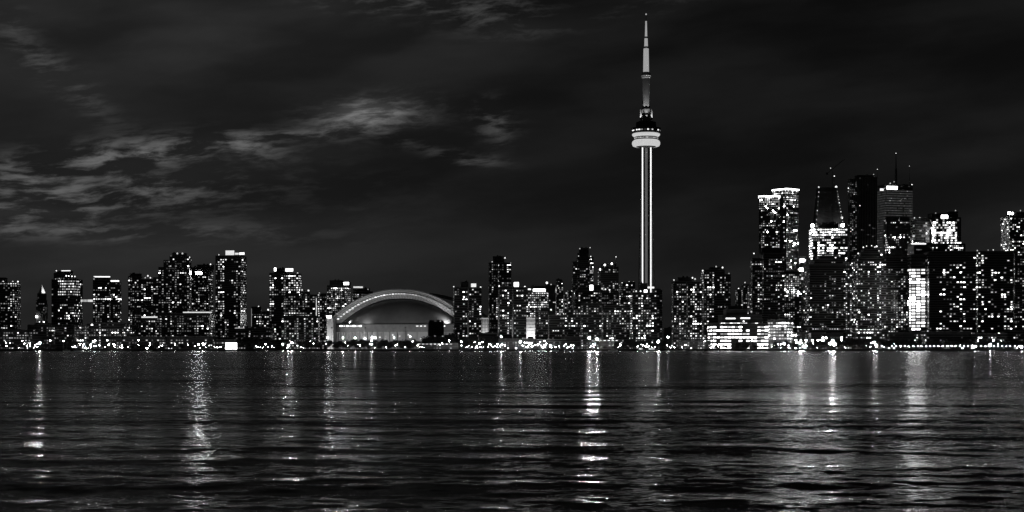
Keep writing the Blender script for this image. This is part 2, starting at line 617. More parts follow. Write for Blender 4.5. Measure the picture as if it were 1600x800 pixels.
def water():
    rs = np.random.RandomState(7)
    ys = [9.0]
    while ys[-1] < 480:
        ys.append(ys[-1] * 1.0038 + 0.01)
    while ys[-1] < SHORE + 3:
        ys.append(ys[-1] * 1.02)
    ys = np.array([-4000, -300, -40, 0] + ys)
    cd = np.linspace(-0.42, 0.42, 420)
    cs = np.concatenate(([-80, -12, -3, -1.2, -.7, -.52], cd, [.52, .7, 1.2, 3, 12, 80]))
    Y = np.repeat(ys[:, None], len(cs), 1)
    dist = np.maximum(ys, 9)[:, None]
    X = cs[None, :] * dist
    Z = np.zeros_like(X)
    dyl = np.gradient(ys)[:, None]
    comps = []
    for i in range(12):
        lam = rs.uniform(6, 15)
        comps.append((lam, rs.normal(0, .18), 0.0058))
    for i in range(64):
        lam = math.exp(rs.uniform(math.log(0.7), math.log(4)))
        comps.append((lam, rs.normal(0.1, .65), 0.0056))
    for lam, th, sl in comps:
        k = 2 * math.pi / lam
        kx, ky = k * math.sin(th), k * math.cos(th)
        fade = np.clip(lam / (3.0 * np.abs(dyl)) - .3, 0, 1)
        fade = np.where(np.abs(cs)[None, :] > .45, 0, fade)
        fade = np.where(Y < 8, 0, fade)
        fade = fade * (np.clip(1 - (Y - 50) / 120, 0, 1) if lam < 5 else np.clip(1 - (Y - 90) / 330, .15, 1))
        Z += fade * (sl / k * 1.41) * np.sin(kx * X + ky * Y + rs.uniform(0, 6.28))
    nr, nc = X.shape
    co = np.stack([X, Y, Z], -1).reshape(-1, 3)
    idx = np.arange(nr * nc).reshape(nr, nc)
    q = np.stack([idx[:-1, :-1], idx[:-1, 1:], idx[1:, 1:], idx[1:, :-1]], -1).reshape(-1, 4)
    me = bpy.data.meshes.new('water')
    me.vertices.add(len(co))
    me.vertices.foreach_set('co', co.ravel())
    me.loops.add(q.size)
    me.loops.foreach_set('vertex_index', q.ravel().astype(np.int32))
    me.polygons.add(len(q))
    me.polygons.foreach_set('loop_start', np.arange(0, q.size, 4, dtype=np.int32))
    me.polygons.foreach_set('loop_total', np.full(len(q), 4, dtype=np.int32))
    me.polygons.foreach_set('use_smooth', np.ones(len(q), dtype=bool))
    me.update(calc_edges=True)
    m = bpy.data.materials.new('lake_water')
    m.use_nodes = True
    b = NB(m.node_tree)
    m.node_tree.nodes.remove(m.node_tree.nodes['Principled BSDF'])
    out = m.node_tree.nodes['Material Output']
    gl = b.node('ShaderNodeBsdfAnisotropic')
    gl.inputs['Roughness'].default_value = WROUGH
    gl.inputs['Color'].default_value = (1, 1, 1, 1)
    di = b.node('ShaderNodeBsdfDiffuse')
    di.inputs['Color'].default_value = (.004, .004, .004, 1)
    fr = b.node('ShaderNodeFresnel')
    fr.inputs['IOR'].default_value = 1.333
    mx = b.node('ShaderNodeMixShader')
    b.l.new(b.m('MULTIPLY', fr.outputs[0], WREFL), mx.inputs[0])
    b.l.new(di.outputs[0], mx.inputs[1])
    b.l.new(gl.outputs[0], mx.inputs[2])
    b.l.new(mx.outputs[0], out.inputs['Surface'])
    ge = b.node('ShaderNodeNewGeometry')
    sp = b.node('ShaderNodeSeparateXYZ')
    b.l.new(ge.outputs['Position'], sp.inputs[0])
    X_, Y_ = sp.outputs[0], sp.outputs[1]

    def layer(sx, sy, zz, det):
        n = b.noise(b.xyz(b.m('MULTIPLY', X_, sx), b.m('MULTIPLY', Y_, sy), zz), 1.0, det, 0.6)
        s = b.node('ShaderNodeVectorMath', operation='SUBTRACT')
        b.l.new(n.outputs['Color'], s.inputs[0])
        s.inputs[1].default_value = (.5, .5, .5)
        return s.outputs[0]

    def scl(v, x, y):
        s = b.node('ShaderNodeVectorMath', operation='MULTIPLY')
        b.l.new(v, s.inputs[0])
        s.inputs[1].default_value = (x, y, 0)
        return s.outputs[0]

    def addv(a, c):
        s = b.node('ShaderNodeVectorMath', operation='ADD')
        b.l.new(a, s.inputs[0])
        b.l.new(c, s.inputs[1])
        return s.outputs[0]
    rip = addv(scl(layer(1.0, 2.6, 1.7, 3), .75, .36), scl(layer(4.0, 9.0, 7.7, 2), .30, .30))
    rip = addv(rip, scl(layer(.10, .32, 4.1, 4), .10, .16))
    rip = addv(rip, scl(layer(.012, .05, 9.1, 4), .06, .26))
    # slow patches where the water lies smoother
    b.l.new(b.ramp(Y_, 45.0, 260.0, WROUGH * .62, WROUGH * 1.15), gl.inputs['Roughness'])
    # gust patches: wind ripples come and go over tens of metres
    gp = b.noise(b.xyz(b.m('MULTIPLY', X_, .012), b.m('MULTIPLY', Y_, .05), 2.2), 1.0, 3, .5)
    gust = b.ramp(gp.outputs['Fac'], .3, .7, .55, 1.2)
    gust = b.m('MULTIPLY', gust, b.ramp(Y_, 60.0, 240.0, 1.0, WFAR))
    gs = b.node('ShaderNodeVectorMath', operation='SCALE')
    b.l.new(rip, gs.inputs[0])
    b.l.new(gust, gs.inputs['Scale'])
    nn = addv(ge.outputs['Normal'], gs.outputs[0])
    nz = b.node('ShaderNodeVectorMath', operation='NORMALIZE')
    b.l.new(nn, nz.inputs[0])
    b.l.new(nz.outputs[0], gl.inputs['Normal'])
    b.l.new(nz.outputs[0], fr.inputs['Normal'])
    me.materials.append(m)
    o = bpy.data.objects.new('water', me)
    COL.objects.link(o)
    o['kind'] = 'structure'


water()

# ------------------------------------------------------------------ the needle tower
TD = 2600.0


def needle():
    ax = 1009.5
    k = TD / F
    root = thing('observation_tower', 'tall floodlit needle tower with a round glowing pod and antenna, highest thing on the skyline', 'tower', (wx(ax, TD), TD, GZ))

    def z(py):
        return wz(py, TD) - GZ
    # concrete core and three flared fins
    b = MB()
    b.lathe([(5.6, 0), (5.2, z(360)), (4.8, z(232))], 6)
    b.obj('core', M['pale'], root)
    for a in (-150, -30, 90):
        f = MB()
        c, s = math.cos(math.radians(a)), math.sin(math.radians(a))
        t = 1.5
        prof = [(30, 0), (18, z(500)), (15.3, z(440)), (11.5, z(340)), (8.3, z(232))]
        vs = []
        for r, zz in prof:
            for q in (-t, t):
                vs.append((c * 3 - s * q, s * 3 + c * q, zz))
                vs.append((c * r - s * q * .5, s * r + c * q * .5, zz))
        f.v = vs
        for i in range(len(prof) - 1):
            o_ = i * 4
            n_ = o_ + 4
            f.f += [(o_, o_ + 1, n_ + 1, n_), (o_ + 3, o_ + 2, n_ + 2, n_ + 3), (o_ + 1, o_ + 3, n_ + 3, n_ + 1)]
        f.mi = [0] * len(f.f)
        f.obj('fin', M['mid'], root)
    # lift shafts: two bright led strips, one dim in the middle
    for dxp, hw, mt, yb in ((-6.1, .95, STRIP, 470), (6.9, .95, STRIP, 470), (-.2, 2.1, STRIPLO, 470)):
        s = MB()
        X = dxp * k
        s.box(X - hw, X + hw, -7.2, -5.2, z(yb), z(229), 0)
        s.box(X - hw - .5, X + hw + .5, -6.4, -4.4, z(yb) - 2, z(228.5), 1)
        s.obj('lift_shaft_light', [mt, M['mid']], root)
    # pod
    def ring(name, prof, mat, n=48):
        return MB().lathe([(r * k, z(y)) for r, y in prof], n).obj(name, mat, root, smooth=False)
    ring('pod_underside', [(7.5, 232), (12, 230.2), (17, 229), (17.4, 228)], M['pale'])
    ring('radome_ring', [(17.5, 229.3), (20.6, 228.3), (21.8, 226), (22, 223.5), (21.2, 221), (18.8, 219)], RING)
    ring('pod_neck', [(18.2, 219.2), (17.6, 217), (18.2, 213.5)], M['mid'])
    ring('light_ring', [(18.4, 214.2), (21.3, 212), (21.9, 210.6), (21.4, 209.3), (19.5, 208.6)], RING)
    ring('pod_deck', [(20, 209), (22, 207), (22.3, 203.5), (22.8, 201.5), (22.8, 200.5), (20, 200)], M['black'])
    ring('pod_upper', [(19, 200.2), (16, 198.5), (15.6, 191.5), (13.5, 190.5)], M['black'])
    ring('pod_collar', [(9.0, 191), (8.8, 181), (7.2, 178), (6.8, 171)], M['mid'], 16)
    rg = random.Random(3)
    for i in range(26):
        a = math.radians(-165 + 150 * i / 25)
        r = 22.45 * k
        if rg.random() < .55:
            inst('window', PANE[rg.choice((0, 1, 1, 2, 3))], root, (r * math.cos(a), r * math.sin(a), z(204.8)), a + math.pi / 2, (2.8, 1, 1.8))
    for i in range(30):
        a = math.radians(-170 + 160 * i / 29)
        r = 18.6 * k
        inst('window', PANE[rg.choice((1, 2))], root, (r * math.cos(a), r * math.sin(a), z(216.6)), a + math.pi / 2, (1.6, 1, 1.5))
    for a in (-160, -120, -60, -20):
        bx = MB()
        c, s = math.cos(math.radians(a)) * 9 * k, math.sin(math.radians(a)) * 9 * k
        bx.box(c - 1.2, c + 1.2, s - 1.2, s + 1.2, z(187), z(172))
        bx.obj('antenna_box', M['mid'], root)
    for sx in (-1, 1):
        bx = MB()
        bx.bar((sx * 22.6 * k, -3, z(201)), (sx * 22.6 * k, -3, z(199.5)), .3)
        bx.obj('rail_post', M['metal'], root)
    # upper shaft
    b = MB()
    b.lathe([(6.1 * k, z(191)), (5.9 * k, z(150)), (5.6 * k, z(121))], 6)
    b.obj('upper_shaft', M['pale'], root)
    ring('sky_pod', [(6, 122.5), (7.2, 121), (7.4, 117), (7, 115), (4.5, 113.5)], M['pale'], 20)
    for i in range(9):
        a = math.radians(-170 + 160 * i / 8)
        r = 7.45 * k
        inst('window', PANE[2], root, (r * math.cos(a), r * math.sin(a), z(119.3)), a + math.pi / 2, (1.5, 1, 1.0))
    # antenna sections
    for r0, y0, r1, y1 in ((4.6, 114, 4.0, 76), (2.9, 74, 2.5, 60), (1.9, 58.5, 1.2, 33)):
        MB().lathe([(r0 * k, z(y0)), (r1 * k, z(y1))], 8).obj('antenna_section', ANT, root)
        MB().lathe([(r0 * k * 1.15, z(y0) - .8), (r0 * k * 1.15, z(y0) + 1.2)], 8).obj('antenna_flange', M['metal'], root)
    MB().bar((0, 0, z(33)), (0, 0, z(23)), .5, 6, .25).obj('antenna_tip', M['metal'], root)
    MB().lathe([(.3, z(23.5)), (1.3, z(22.6)), (1.3, z(21.9)), (.3, z(21))], 8).obj('beacon', GL[2], root)
    # floodlights on the pod roof washing the upper shaft
    for a in (-150, -90, -30):
        c, s = math.cos(math.radians(a)) * 13, math.sin(math.radians(a)) * 13
        fx = MB()
        fx.box(c - .6, c + .6, s - .6, s + .6, z(190.4), z(190.4) + 1.0)
        fx.obj('floodlight', M['metal'], root)
        L = bpy.data.lights.new('flood_beam', 'SPOT')
        L.energy = 60000
        L.spot_size = math.radians(40)
        L.spot_blend = .7
        L.shadow_soft_size = .5
        lo = bpy.data.objects.new('flood_beam', L)
        COL.objects.link(lo)
        lo.parent = root
        lo.location = (c, s, z(190.4) + 1.6)
        dr = Vector((0, 0, z(122))) - lo.location
        lo.rotation_euler = dr.to_track_quat('-Z', 'Y').to_euler()


needle()

# ------------------------------------------------------------------ domed stadium


def spot(parent, loc, tgt, energy, size=90, soft=1.0, blend=.8):
    L = bpy.data.lights.new('flood_beam', 'SPOT')
    L.energy = energy
    L.spot_size = math.radians(size)
    L.spot_blend = blend
    L.shadow_soft_size = soft
    lo = bpy.data.objects.new('flood_beam', L)
    COL.objects.link(lo)
    lo.parent = parent
    lo.location = loc
    lo.rotation_euler = (Vector(tgt) - Vector(loc)).to_track_quat('-Z', 'Y').to_euler()
    return lo


def stadium():
    D = 2350.0
    k = D / F
    cxp = 672.0
    root = thing('stadium', 'domed stadium with a pale floodlit arched roof edged by a string of lights', 'stadium', (wx(cxp, D), D + 110, GZ))
    yo = -110.0          # local y of the front face

    def X(px, dd=0):
        return wx(px, D + dd) - wx(cxp, D)

    def Z(py, dd=0):
        return wz(py, D + dd) - GZ
    # drum: superellipse
    def drum(name, hw, hd, z0, z1, mat, n=72):
        b = MB()
        pts = []
        for i in range(n):
            a = 2 * math.pi * i / n
            c, s = math.cos(a), math.sin(a)
            pts.append((hw * math.copysign(abs(c) ** .6, c), hd * math.copysign(abs(s) ** .6, s)))
        for zz in (z0, z1):
            b.v += [(x, y, zz) for x, y in pts]
        for i in range(n):
            b.f.append((i, (i + 1) % n, n + (i + 1) % n, n + i))
        b.f.append(tuple(range(n, 2 * n)))
        b.mi = [0] * len(b.f)
        return b.obj(name, mat, root), pts
    hw = 166 * k
    drum('lower_wall', hw, 110, -.3, Z(518.5), M['pale'])
    drum('upper_wall', hw + 1.2, 111.2, Z(518.5), Z(507), M['mid'])
    drum('rim', hw + 2.2, 112.2, Z(507), Z(505.8), M['black'])
    # vertical piers on the lower wall
    _, pts = drum('plinth', hw + 1.0, 111, -.3, Z(540), M['mid'], 110)
    hp = MB().box(-.9, 1.6, -.8, .8, 0, Z(518.6)).mesh('pier', M['pale'])
    for x, y in pts:
        if y < -20:
            inst('pier', hp, root, (x * 1.004, y * 1.004, 0), math.atan2(y, x))
    # lit concourse openings
    rg = random.Random(11)
    for i in range(0, len(pts)):
        x, y = pts[i]
        if y < -95:
            for q in range(2):
                if rg.random() < .45:
                    inst('window', PANE[(5 if x < X(585) and rg.random() < .62 else rg.choice((1, 2, 3, 4)))], root, (x + rg.uniform(2, 5), -110.1, Z(rg.uniform(523, 531))), 0, (rg.uniform(1.5, 3), 1, rg.uniform(1.5, 2.8)))
    for px in list(range(533, 566, 5)) + [652, 658, 664, 690, 694]:
        inst('window', PANE[4 if px < 600 and px % 2 else 3], root, (X(px), -111.4, Z(509.5)), 0, (rg.uniform(2, 4), 1, 1.6))
    # corner towers
    b = MB().box(X(505), X(521), yo - 3, yo + 40, 0, Z(497.5))
    b.obj('corner_tower', M['pale'], root)
    MB().box(X(504.5), X(518), yo - 3.6, yo - 3.1, Z(496.5), Z(493.2)).obj('rim_light', GL[5], root)
    b = MB().box(X(712), X(840), yo - 4, yo + 60, 0, Z(498))
    b.obj('corner_tower', M['pale'], root)
    gr = MB()
    for yy in (502, 507, 512, 517, 522):
        gr.box(X(712) - .2, X(840) + .2, yo - 4.4, yo - 3.9, Z(yy) - .25, Z(yy) + .25)
    gr.obj('string_course', M['mid'], root)
    MB().box(X(712), X(840), yo - 4.7, yo - 4.2, Z(498.0), Z(496.8)).obj('rim_light', GL[2], root)
    for px in range(754, 780, 4):
        MB().box(X(px) - .5, X(px) + .5, yo - 4.6, yo - 3.9, 0, Z(498.4)).obj('pilaster', M['mid'], root)
    # arch: crescent front + barrel behind (plane at dd)
    dd = 75.0

    def arc(cx, cy, rx, ry, t0, t1, n):
        return [(cx + rx * math.cos(math.radians(t)), cy - ry * math.sin(math.radians(t))) for t in np.linspace(t0, t1, n)]
    # pixel outlines: outer and inner
    N = 48
    outer = [(512 + 232 * t, 0) for t in np.linspace(0, 1, N)]

    def para(x, c, h, top, base):
        u = min(1, abs(x - c) / h)
        return base - (base - top) * (1 - u ** 2.15)
    oc = [(x, para(x, 624, 118, 452, 508)) for x in np.linspace(508, 740, N)]
    ic = [(x, para(x, 627, 96, 466.5, 508)) for x in np.linspace(532, 722, N)]
    mc = [((a[0] + c[0]) / 2, a[1] + (c[1] - a[1]) * .5) for a, c in zip(oc, ic)]

    def strip(name, A, B, y0, y1, mat, close=True):
        b = MB()
        n = len(A)
        for P in (A, B):
            for y in (y0, y1):
                b.v += [(X(p[0], dd), y, Z(p[1], dd)) for p in P]
        # order: A y0, A y1, B y0, B y1
        for i in range(n - 1):
            a0, a1, b0, b1 = i, n + i, 2 * n + i, 3 * n + i
            b.f += [(b0, b0 + 1, a0 + 1, a0), (a0, a0 + 1, a1 + 1, a1), (b1, a1, a1 + 1, b1 + 1), (b0 + 1, b0, b1, b1 + 1)]
        b.f += [(0, n, 3 * n, 2 * n), (n - 1, 3 * n - 1, 4 * n - 1, 2 * n - 1)]
        b.mi = [0] * len(b.f)
        return b.obj(name, mat, root, smooth=False)
    py = yo + dd
    lip = [(a[0] * .985 + c[0] * .015, a[1] * .93 + c[1] * .07) for a, c in zip(oc, ic)]
    strip('roof_vault', oc, mc, py, py + 70, M['shell'])
    strip('roof_rib', [(a[0], a[1] - .6) for a in oc], lip, py - 1.6, py - .1, M['mid'])
    for t in (.34, .68):
        A = [(a[0] + (c[0] - a[0]) * t, a[1] + (c[1] - a[1]) * t) for a, c in zip(oc, mc)]
        strip('roof_rib', A, [(p_[0], p_[1] + .45) for p_ in A], py - .5, py - .02, M['black'])
    strip('arch_truss', mc, ic, py - 5, py + 3, M['shell'])
    ic2 = [(x, y + 1.1) for x, y in ic]
    strip('arch_edge', ic, ic2, py - 6, py + 3, M['black'])
    # rear vault, larger and shifted right
    o3 = [(x, para(x, 655, 128, 455, 512)) for x in np.linspace(540, 783, N)]
    o4 = [(x, y + 5) for x, y in o3]
    strip('rear_vault', o3, o4, py + 78, py + 110, M['pale'])
    # seams on the truss
    sm = MB()
    for i in range(2, N - 2):
        a, c = mc[i], ic[i]
        sm.bar((X(a[0], dd), py - 5.05, Z(a[1], dd)), (X(c[0], dd), py - 5.05, Z(c[1], dd)), .14, 4)
    sm.obj('truss_web', M['mid'], root, kind='stuff')
    for i, (px, pyy) in enumerate(mc):
        if 1 < i < N - 4:
            lb = PANE[3 if i < 22 else (2 if i < 30 else 1)]
            p2 = mc[i + 1]
            inst('arch_light', lb, root, (X(px, dd), py - 5.6, Z(pyy, dd)), 0, (3.0, 1, 1.3))
        if i % 1 == 0 and 18 < i < 36:
            c = ic[i]
            inst('arch_light', PANE[1], root, (X(c[0], dd), py - 6.5, Z(c[1] - .7, dd)), 0, (2.4, 1, .7))
    # inner dome, bulging to the front
    b = MB()
    nu, nv = 48, 14
    cx_, rx_ = X(627, dd), (X(722, dd) - X(532, dd)) / 2
    zc, zr = Z(508, dd), Z(467.5, dd) - Z(508, dd)
    for j in range(nv + 1):
        ph = math.pi / 2 * j / nv
        for i in range(nu + 1):
            th = math.pi * i / nu
            xx = cx_ + rx_ * math.cos(th) * 1.0
            prf = 1 - abs(math.cos(th)) ** 2.15
            hgt = zr * prf * math.cos(ph) * .985
            b.v.append((xx, py - 60 * prf ** .6 * math.sin(ph) - .2, zc + hgt))
    for j in range(nv):
        for i in range(nu):
            a = j * (nu + 1) + i
            b.f.append((a, a + 1, a + nu + 2, a + nu + 1))
    b.mi = [0] * len(b.f)
    b.obj('roof_dome', M['dome_dim'], root, smooth=True)
    # floodlights between rim and dome; added masts in front
    fl = MB().box(-.8, .8, -.5, .5, 0, 1.2).mesh('floodlight', M['metal'])

    def fix(px, pyy, off, tpx, tpy, toff, e, size, z_add=0):
        loc = (X(px), yo + off, Z(pyy))
        inst('floodlight', fl, root, (loc[0], loc[1], loc[2] - 1.4))
        spot(root, loc, (X(tpx), yo + toff, Z(tpy)), e, size)
    fix(541, 503.5, 44, 610, 478, 70, 70000, 100)
    fix(566, 504.2, 14, 572, 495, 60, 9000, 150)
    fix(704, 503, 34, 660, 480, 66, 50000, 110)
    # floodlight masts added on the street to wash the whole front
    for px, e in ((530, 70000), (580, 44000), (640, 42000), (700, 85000)):
        loc = (X(px), yo - 95, 30)
        mm = MB().bar((0, 0, -30), (0, 0, 0), .3, 6, .18).box(-1.2, 1.2, -.4, .4, 0, 1.6)
        mm.obj('added_wash_mast', M['metal'], root).location = (loc[0], loc[1], 30)
        spot(root, (loc[0], loc[1] + .5, 31.8), (X(px), yo + 70, 58), e, 95)
    # lamps added on the street side to brighten the walls
    for px, e in ((515, 45000), (560, 20000), (610, 14000), (660, 9000), (765, 80000), (829, 130000)):
        loc = (X(px), yo - 26, 6)
        lm = MB().bar((0, 0, -6), (0, 0, 0), .15).box(-.5, .5, -.3, .3, 0, .8)
        lm.obj('added_wall_wash', M['metal'], root).location = loc
        spot(root, (loc[0], loc[1], 7.2), (X(px), yo, 14), e, 130)
    return root


stadium()

# ------------------------------------------------------------------ towers (photo pixels)
B = building
APT = 'apartment_tower'
OFF = 'office_tower'
LOW = 'low_building'

B(APT, 'apartment tower at far left with a level string of roof lights', 2250, [(-34, 31, 441)], 9, .34, hats=[(-22, 8, 434)],
  over=[(-40, 40, 430, 446, .8, MID), (-40, 12, 452, 470, .1)], feats=[('lamp', 28, 440, 3, 1.0), ('lamp', 20, 440, 3, .9), ('lamp', 5, 440, 3, .9)])
B('clock_tower', 'slender tower with a floodlit pyramid tip left of the twin-hatted block', 2500, [(56, 75, 470), (58, 73, 459, 2)], 12, .16, cat='tower', mat='mid',
  feats=[('lamp', 62, 471, 2, .8)])
B(APT, 'apartment tower with a brightly lit glass band near its top, left of the sky bridge', 2350, [(84, 126, 437), (86, 111, 427, 3)], -9, .34,
  over=[(88, 125, 438, 464, .97, MID), (84, 126, 464, 473, .03), (84, 89, 430, 545, .0), (89, 126, 473, 500, .5, MID)],
  hats=[(88, 109, 424, 0, 1)], feats=[('sign', 96, 110, 422.5, 423.6, 3, 1), ('lamp', 88, 423, 3, .8, 1), ('lamp', 117, 432, 3, 1.0), ('lamp', 87, 436, 2, .8)], fh=4.0, bw=3.4)
B(APT, 'dark apartment tower with two lit bands, right of the sky bridge', 2250, [(146, 173, 434), (173, 189, 441, 4)], 6, .28,
  over=[(146, 190, 465.3, 469.3, .9, DZ), (146, 190, 433, 452, .12, MID)],
  feats=[('sign', 148, 172, 431.6, 433.2, 3), ('lamp', 147, 432, 3, .9), ('sign', 173, 186, 438, 440, 4, 1)])
B(APT, 'mid-height apartment tower with a dark flat top beside the tall stepped tower', 2300, [(201, 222, 432), (221, 241, 437, 3)], 5, .33, hats=[(203, 220, 428)],
  feats=[('lamp', 231, 431, 3, 1.2, 1), ('lamp', 235, 434, 3, 1.0, 1), ('lamp', 227, 434, 2, .9, 1)])
B(APT, 'broad stepped apartment tower rising in steps to a beacon-lit roof', 2200, [(266, 298, 401), (256, 268, 407, 3), (248, 258, 418, 4), (240, 249, 434, 6)], 4, .38,
  hats=[(269, 290, 396)], feats=[('lamp', 277, 396, 3, 1.2), ('lamp', 285, 396, 3, 1.2), ('lamp', 296, 402, 3, 1.0), ('lamp', 267, 401, 2, 1.2)])
B(APT, 'apartment tower with a wide dark roof box, right of the stepped tower', 2260, [(298, 331, 421)], -6, .36, hats=[(308, 330, 414), (299, 309, 418)],
  feats=[('lamp', 329, 413, 3, .9), ('sign', 306, 315, 424.5, 428.5, 5)], over=[(300, 331, 414, 430, .05)])
B(APT, 'long apartment block with a glowing roofline in front of the stepped tower', 2060, [(214, 246, 497), (246, 272, 489, 3)], 3, .42, feats=[('sign', 221, 246, 494.5, 496.5, 3)])
B(APT, 'mid-rise block with a bright roof strip below the flat-topped tower', 2050, [(272, 333, 490)], -3, .42, feats=[('sign', 286, 331, 487.2, 488.8, 3)])
B(APT, 'tall apartment tower with a glowing white crown box, tallest on the left side', 2150, [(339, 383, 400)], -7, .36, bw=3.3,
  over=[(341, 349, 400, 500, .55, MID), (352, 358, 400, 500, .05)], hats=[(353, 366, 397.6)],
  feats=[('sign', 352.5, 366, 391.5, 398.5, 3), ('sign', 367, 373, 395, 398, 2), ('sign', 374, 382, 394.5, 398, 3), ('lamp', 342, 398, 2, .8)])
B(APT, 'short apartment tower with one bright corner line, right of the white-crowned tower', 2250, [(392, 409, 480), (408, 425, 487, 4)], 8, .28, feats=[('lamp', 396, 482, 3, 1.3), ('lamp', 404, 479, 3, 1.0), ('lamp', 419, 484, 3, 1.2, 1), ('sign', 392.6, 393.3, 482, 510, 2)])
B(LOW, 'low block with a lit roof edge behind the big round dark tree', 2100, [(360, 426, 513)], 0, .22, lev=LO, feats=[('sign', 367, 382, 512, 513.2, 2)])
B(APT, 'apartment tower with two bright roof boxes and a hotly lit right half', 2150, [(422, 447, 427), (447, 470, 428, 2)], -7, .36, bw=3.4,
  over=[(447, 470, 428, 460, .75, MID), (448, 470, 460, 545, .5), (434, 440, 430, 545, .08)], hats=[(429, 445, 420)],
  feats=[('sign', 428.5, 431.5, 418.5, 423.5, 4), ('sign', 446, 458, 419.5, 424, 4, 1), ('lamp', 465, 427, 3, 1, 1)])
B(APT, 'pair of shorter towers joined by a vertical line of lights, left of the stadium', 2160, [(468, 485, 456), (484, 497, 461, 5), (496, 511, 459, 9)], 5, .42,
  feats=[('lamp', 472, 453, 2, 1.2), ('lamp', 482, 454, 3, 1.3), ('lamp', 499, 459, 3, 1.4, 2), ('lamp', 506, 463, 2, 1.3, 2), ('sign', 493.8, 494.8, 466, 524, 2, 1)])
B(LOW, 'densely lit mid-rise block between the bright-topped tower and the stadium', 2060, [(440, 500, 494)], 4, .50, lev=(.3, .3, .25, .1, .05))
B(APT, 'tower with a bright sign box behind the left end of the stadium roof', 2520, [(512, 547, 446)], -9, .55, hats=[(515, 532, 438.5), (532, 545, 441.5)],
  over=[(518, 545, 446, 451.5, .95, HI)], feats=[('sign', 537, 545, 441, 445, 4)], bw=3.3)
B(APT, 'lower tower with a small bright sign peeking over the stadium roof', 2540, [(549, 584, 456)], 8, .5, hats=[(552, 568, 449), (568, 578, 451)],
  feats=[('sign', 552, 567, 447.5, 450, 3), ('lamp', 575, 452, 2, 1)])
B(LOW, 'small dark building standing before the stadium dome', 2110, [(668, 694, 503.5)], 8, .03, mat='black', slab='black', hats=[(671, 678, 501), (683, 690, 500.5)], feats=[('lamp', 688, 502, 2, .8)])
B(APT, 'dark apartment tower just right of the stadium arch with a white roof box', 2050, [(708, 731, 449.5), (731, 752.5, 450, 4)], 7, .27,
  over=[(722, 728, 450, 545, .6, MID), (731, 734, 450, 530, .0)], hats=[(721, 732, 441)],
  feats=[('sign', 736, 744, 443, 448.5, 3, 1), ('lamp', 709, 448, 3, .8), ('lamp', 751, 449, 3, 1, 1), ('lamp', 725, 452, 2, .8)])
B(APT, 'tall dark residential tower with a black top box right of the stadium', 2230, [(763, 778, 411), (778, 799, 411, 3)], 7, .26, lev=(.5, .3, .12, .06, .02), hats=[(771, 788, 401)],
  over=[(791, 797, 411, 426, .8, MID), (773, 778, 465, 500, .8, MID)], feats=[('lamp', 789, 403, 3, 1), ('lamp', 798, 411, 2, .8), ('lamp', 769, 409, 2, .8)])
B(APT, 'dark two-part apartment tower with a square white roof lamp box', 2000, [(779, 800, 448.5), (801, 822.5, 449, 4)], 5, .24,
  over=[(793, 798, 448, 540, .75, MID), (783, 787, 448, 470, .6, MID)], feats=[('sign', 803, 810.5, 441, 448, 4, 1), ('lamp', 780, 447, 3, 1), ('lamp', 795, 449, 3, 1.1), ('lamp', 820, 448.5, 3, 1.3, 1)])
B(OFF, 'brightly lit office block topped by a long white sign bar', 2620, [(822, 857, 455)], -6, .72, lev=MID, hats=[(830, 855, 447)], bw=3.2,
  feats=[('sign', 833, 852, 451.5, 455.5, 4), ('sign', 825, 829.5, 451, 453, 3), ('lamp', 854.5, 442, 4, 1.6)], fh=3.8)
B(APT, 'small dark tower beside the lit stadium end wall', 2010, [(836, 856, 487), (856, 886, 493, 4)], 5, .25, hats=[(845, 858, 482)],
  feats=[('lamp', 861, 484, 3, 1.2, 1), ('lamp', 875, 493, 4, 1, 1), ('lamp', 881, 495, 4, 1, 1), ('lamp', 870, 492.5, 3, .8, 1)])
B(APT, 'narrow tower with a rounded dark top and lights stepping down its right edge', 2500, [(868, 880, 441), (880, 886, 462, 1), (886, 893, 455, 40)], 8, .18,
  hats=[(870, 878, 437)], over=[(872, 886, 440, 500, .35, MID)], feats=[('lamp', 873, 441, 3, 1), ('lamp', 878, 443, 4, 1.7), ('lamp', 873, 450, 4, 1.7), ('lamp', 885, 458, 3, 1.2, 1), ('lamp', 893, 455, 3, 1, 2), ('lamp', 889, 473, 3, 1.4, 1)])
B(OFF, 'plain grey slab standing behind the long-signed office block', 2750, [(852, 869, 446)], 10, .04, mat='mid', feats=[('lamp', 861, 444.5, 2, 1.0)])
B(APT, 'tall black tower with a crane-like open top box left of the needle', 2600, [(894, 902, 409), (901, 921, 402, 2), (921, 927, 402, 3)], 6, .16, lev=(.5, .3, .15, .05, 0),
  hats=[(906, 920, 388, 0, 1), (903, 907, 396, 0, 1)], feats=[('lamp', 906, 388.5, 2, .9, 1), ('lamp', 922, 387, 2, .9, 1), ('lamp', 923, 401, 3, 1.1, 2), ('lamp', 904, 400, 2, .8, 1)],
  over=[(921, 928, 400, 440, .6, MID)])
B(APT, 'tower with scattered bright roof lamps and one thin pole, left of the needle', 2500, [(935, 966, 417)], 7, .3, hats=[(942, 962, 413)], over=[(936, 966, 425, 440, .05)],
  feats=[('lamp', 938, 421, 4, 1.7), ('lamp', 945, 414, 4, 1.4), ('lamp', 947, 418, 3, 1.4), ('lamp', 956, 412, 4, 1.4), ('mast', 962.5, 402, .5)])
B(APT, 'broad mid-height tower with a white roof box and a small round dome', 2100, [(896, 938, 454), (938, 962, 458, 6)], 4, .36,
  feats=[('sign', 921.5, 926.5, 445.5, 453.5, 4), ('lamp', 941, 451, 3, 1.3, 1), ('lamp', 946, 452, 3, 1, 1)], hats=[(930, 938, 446)])
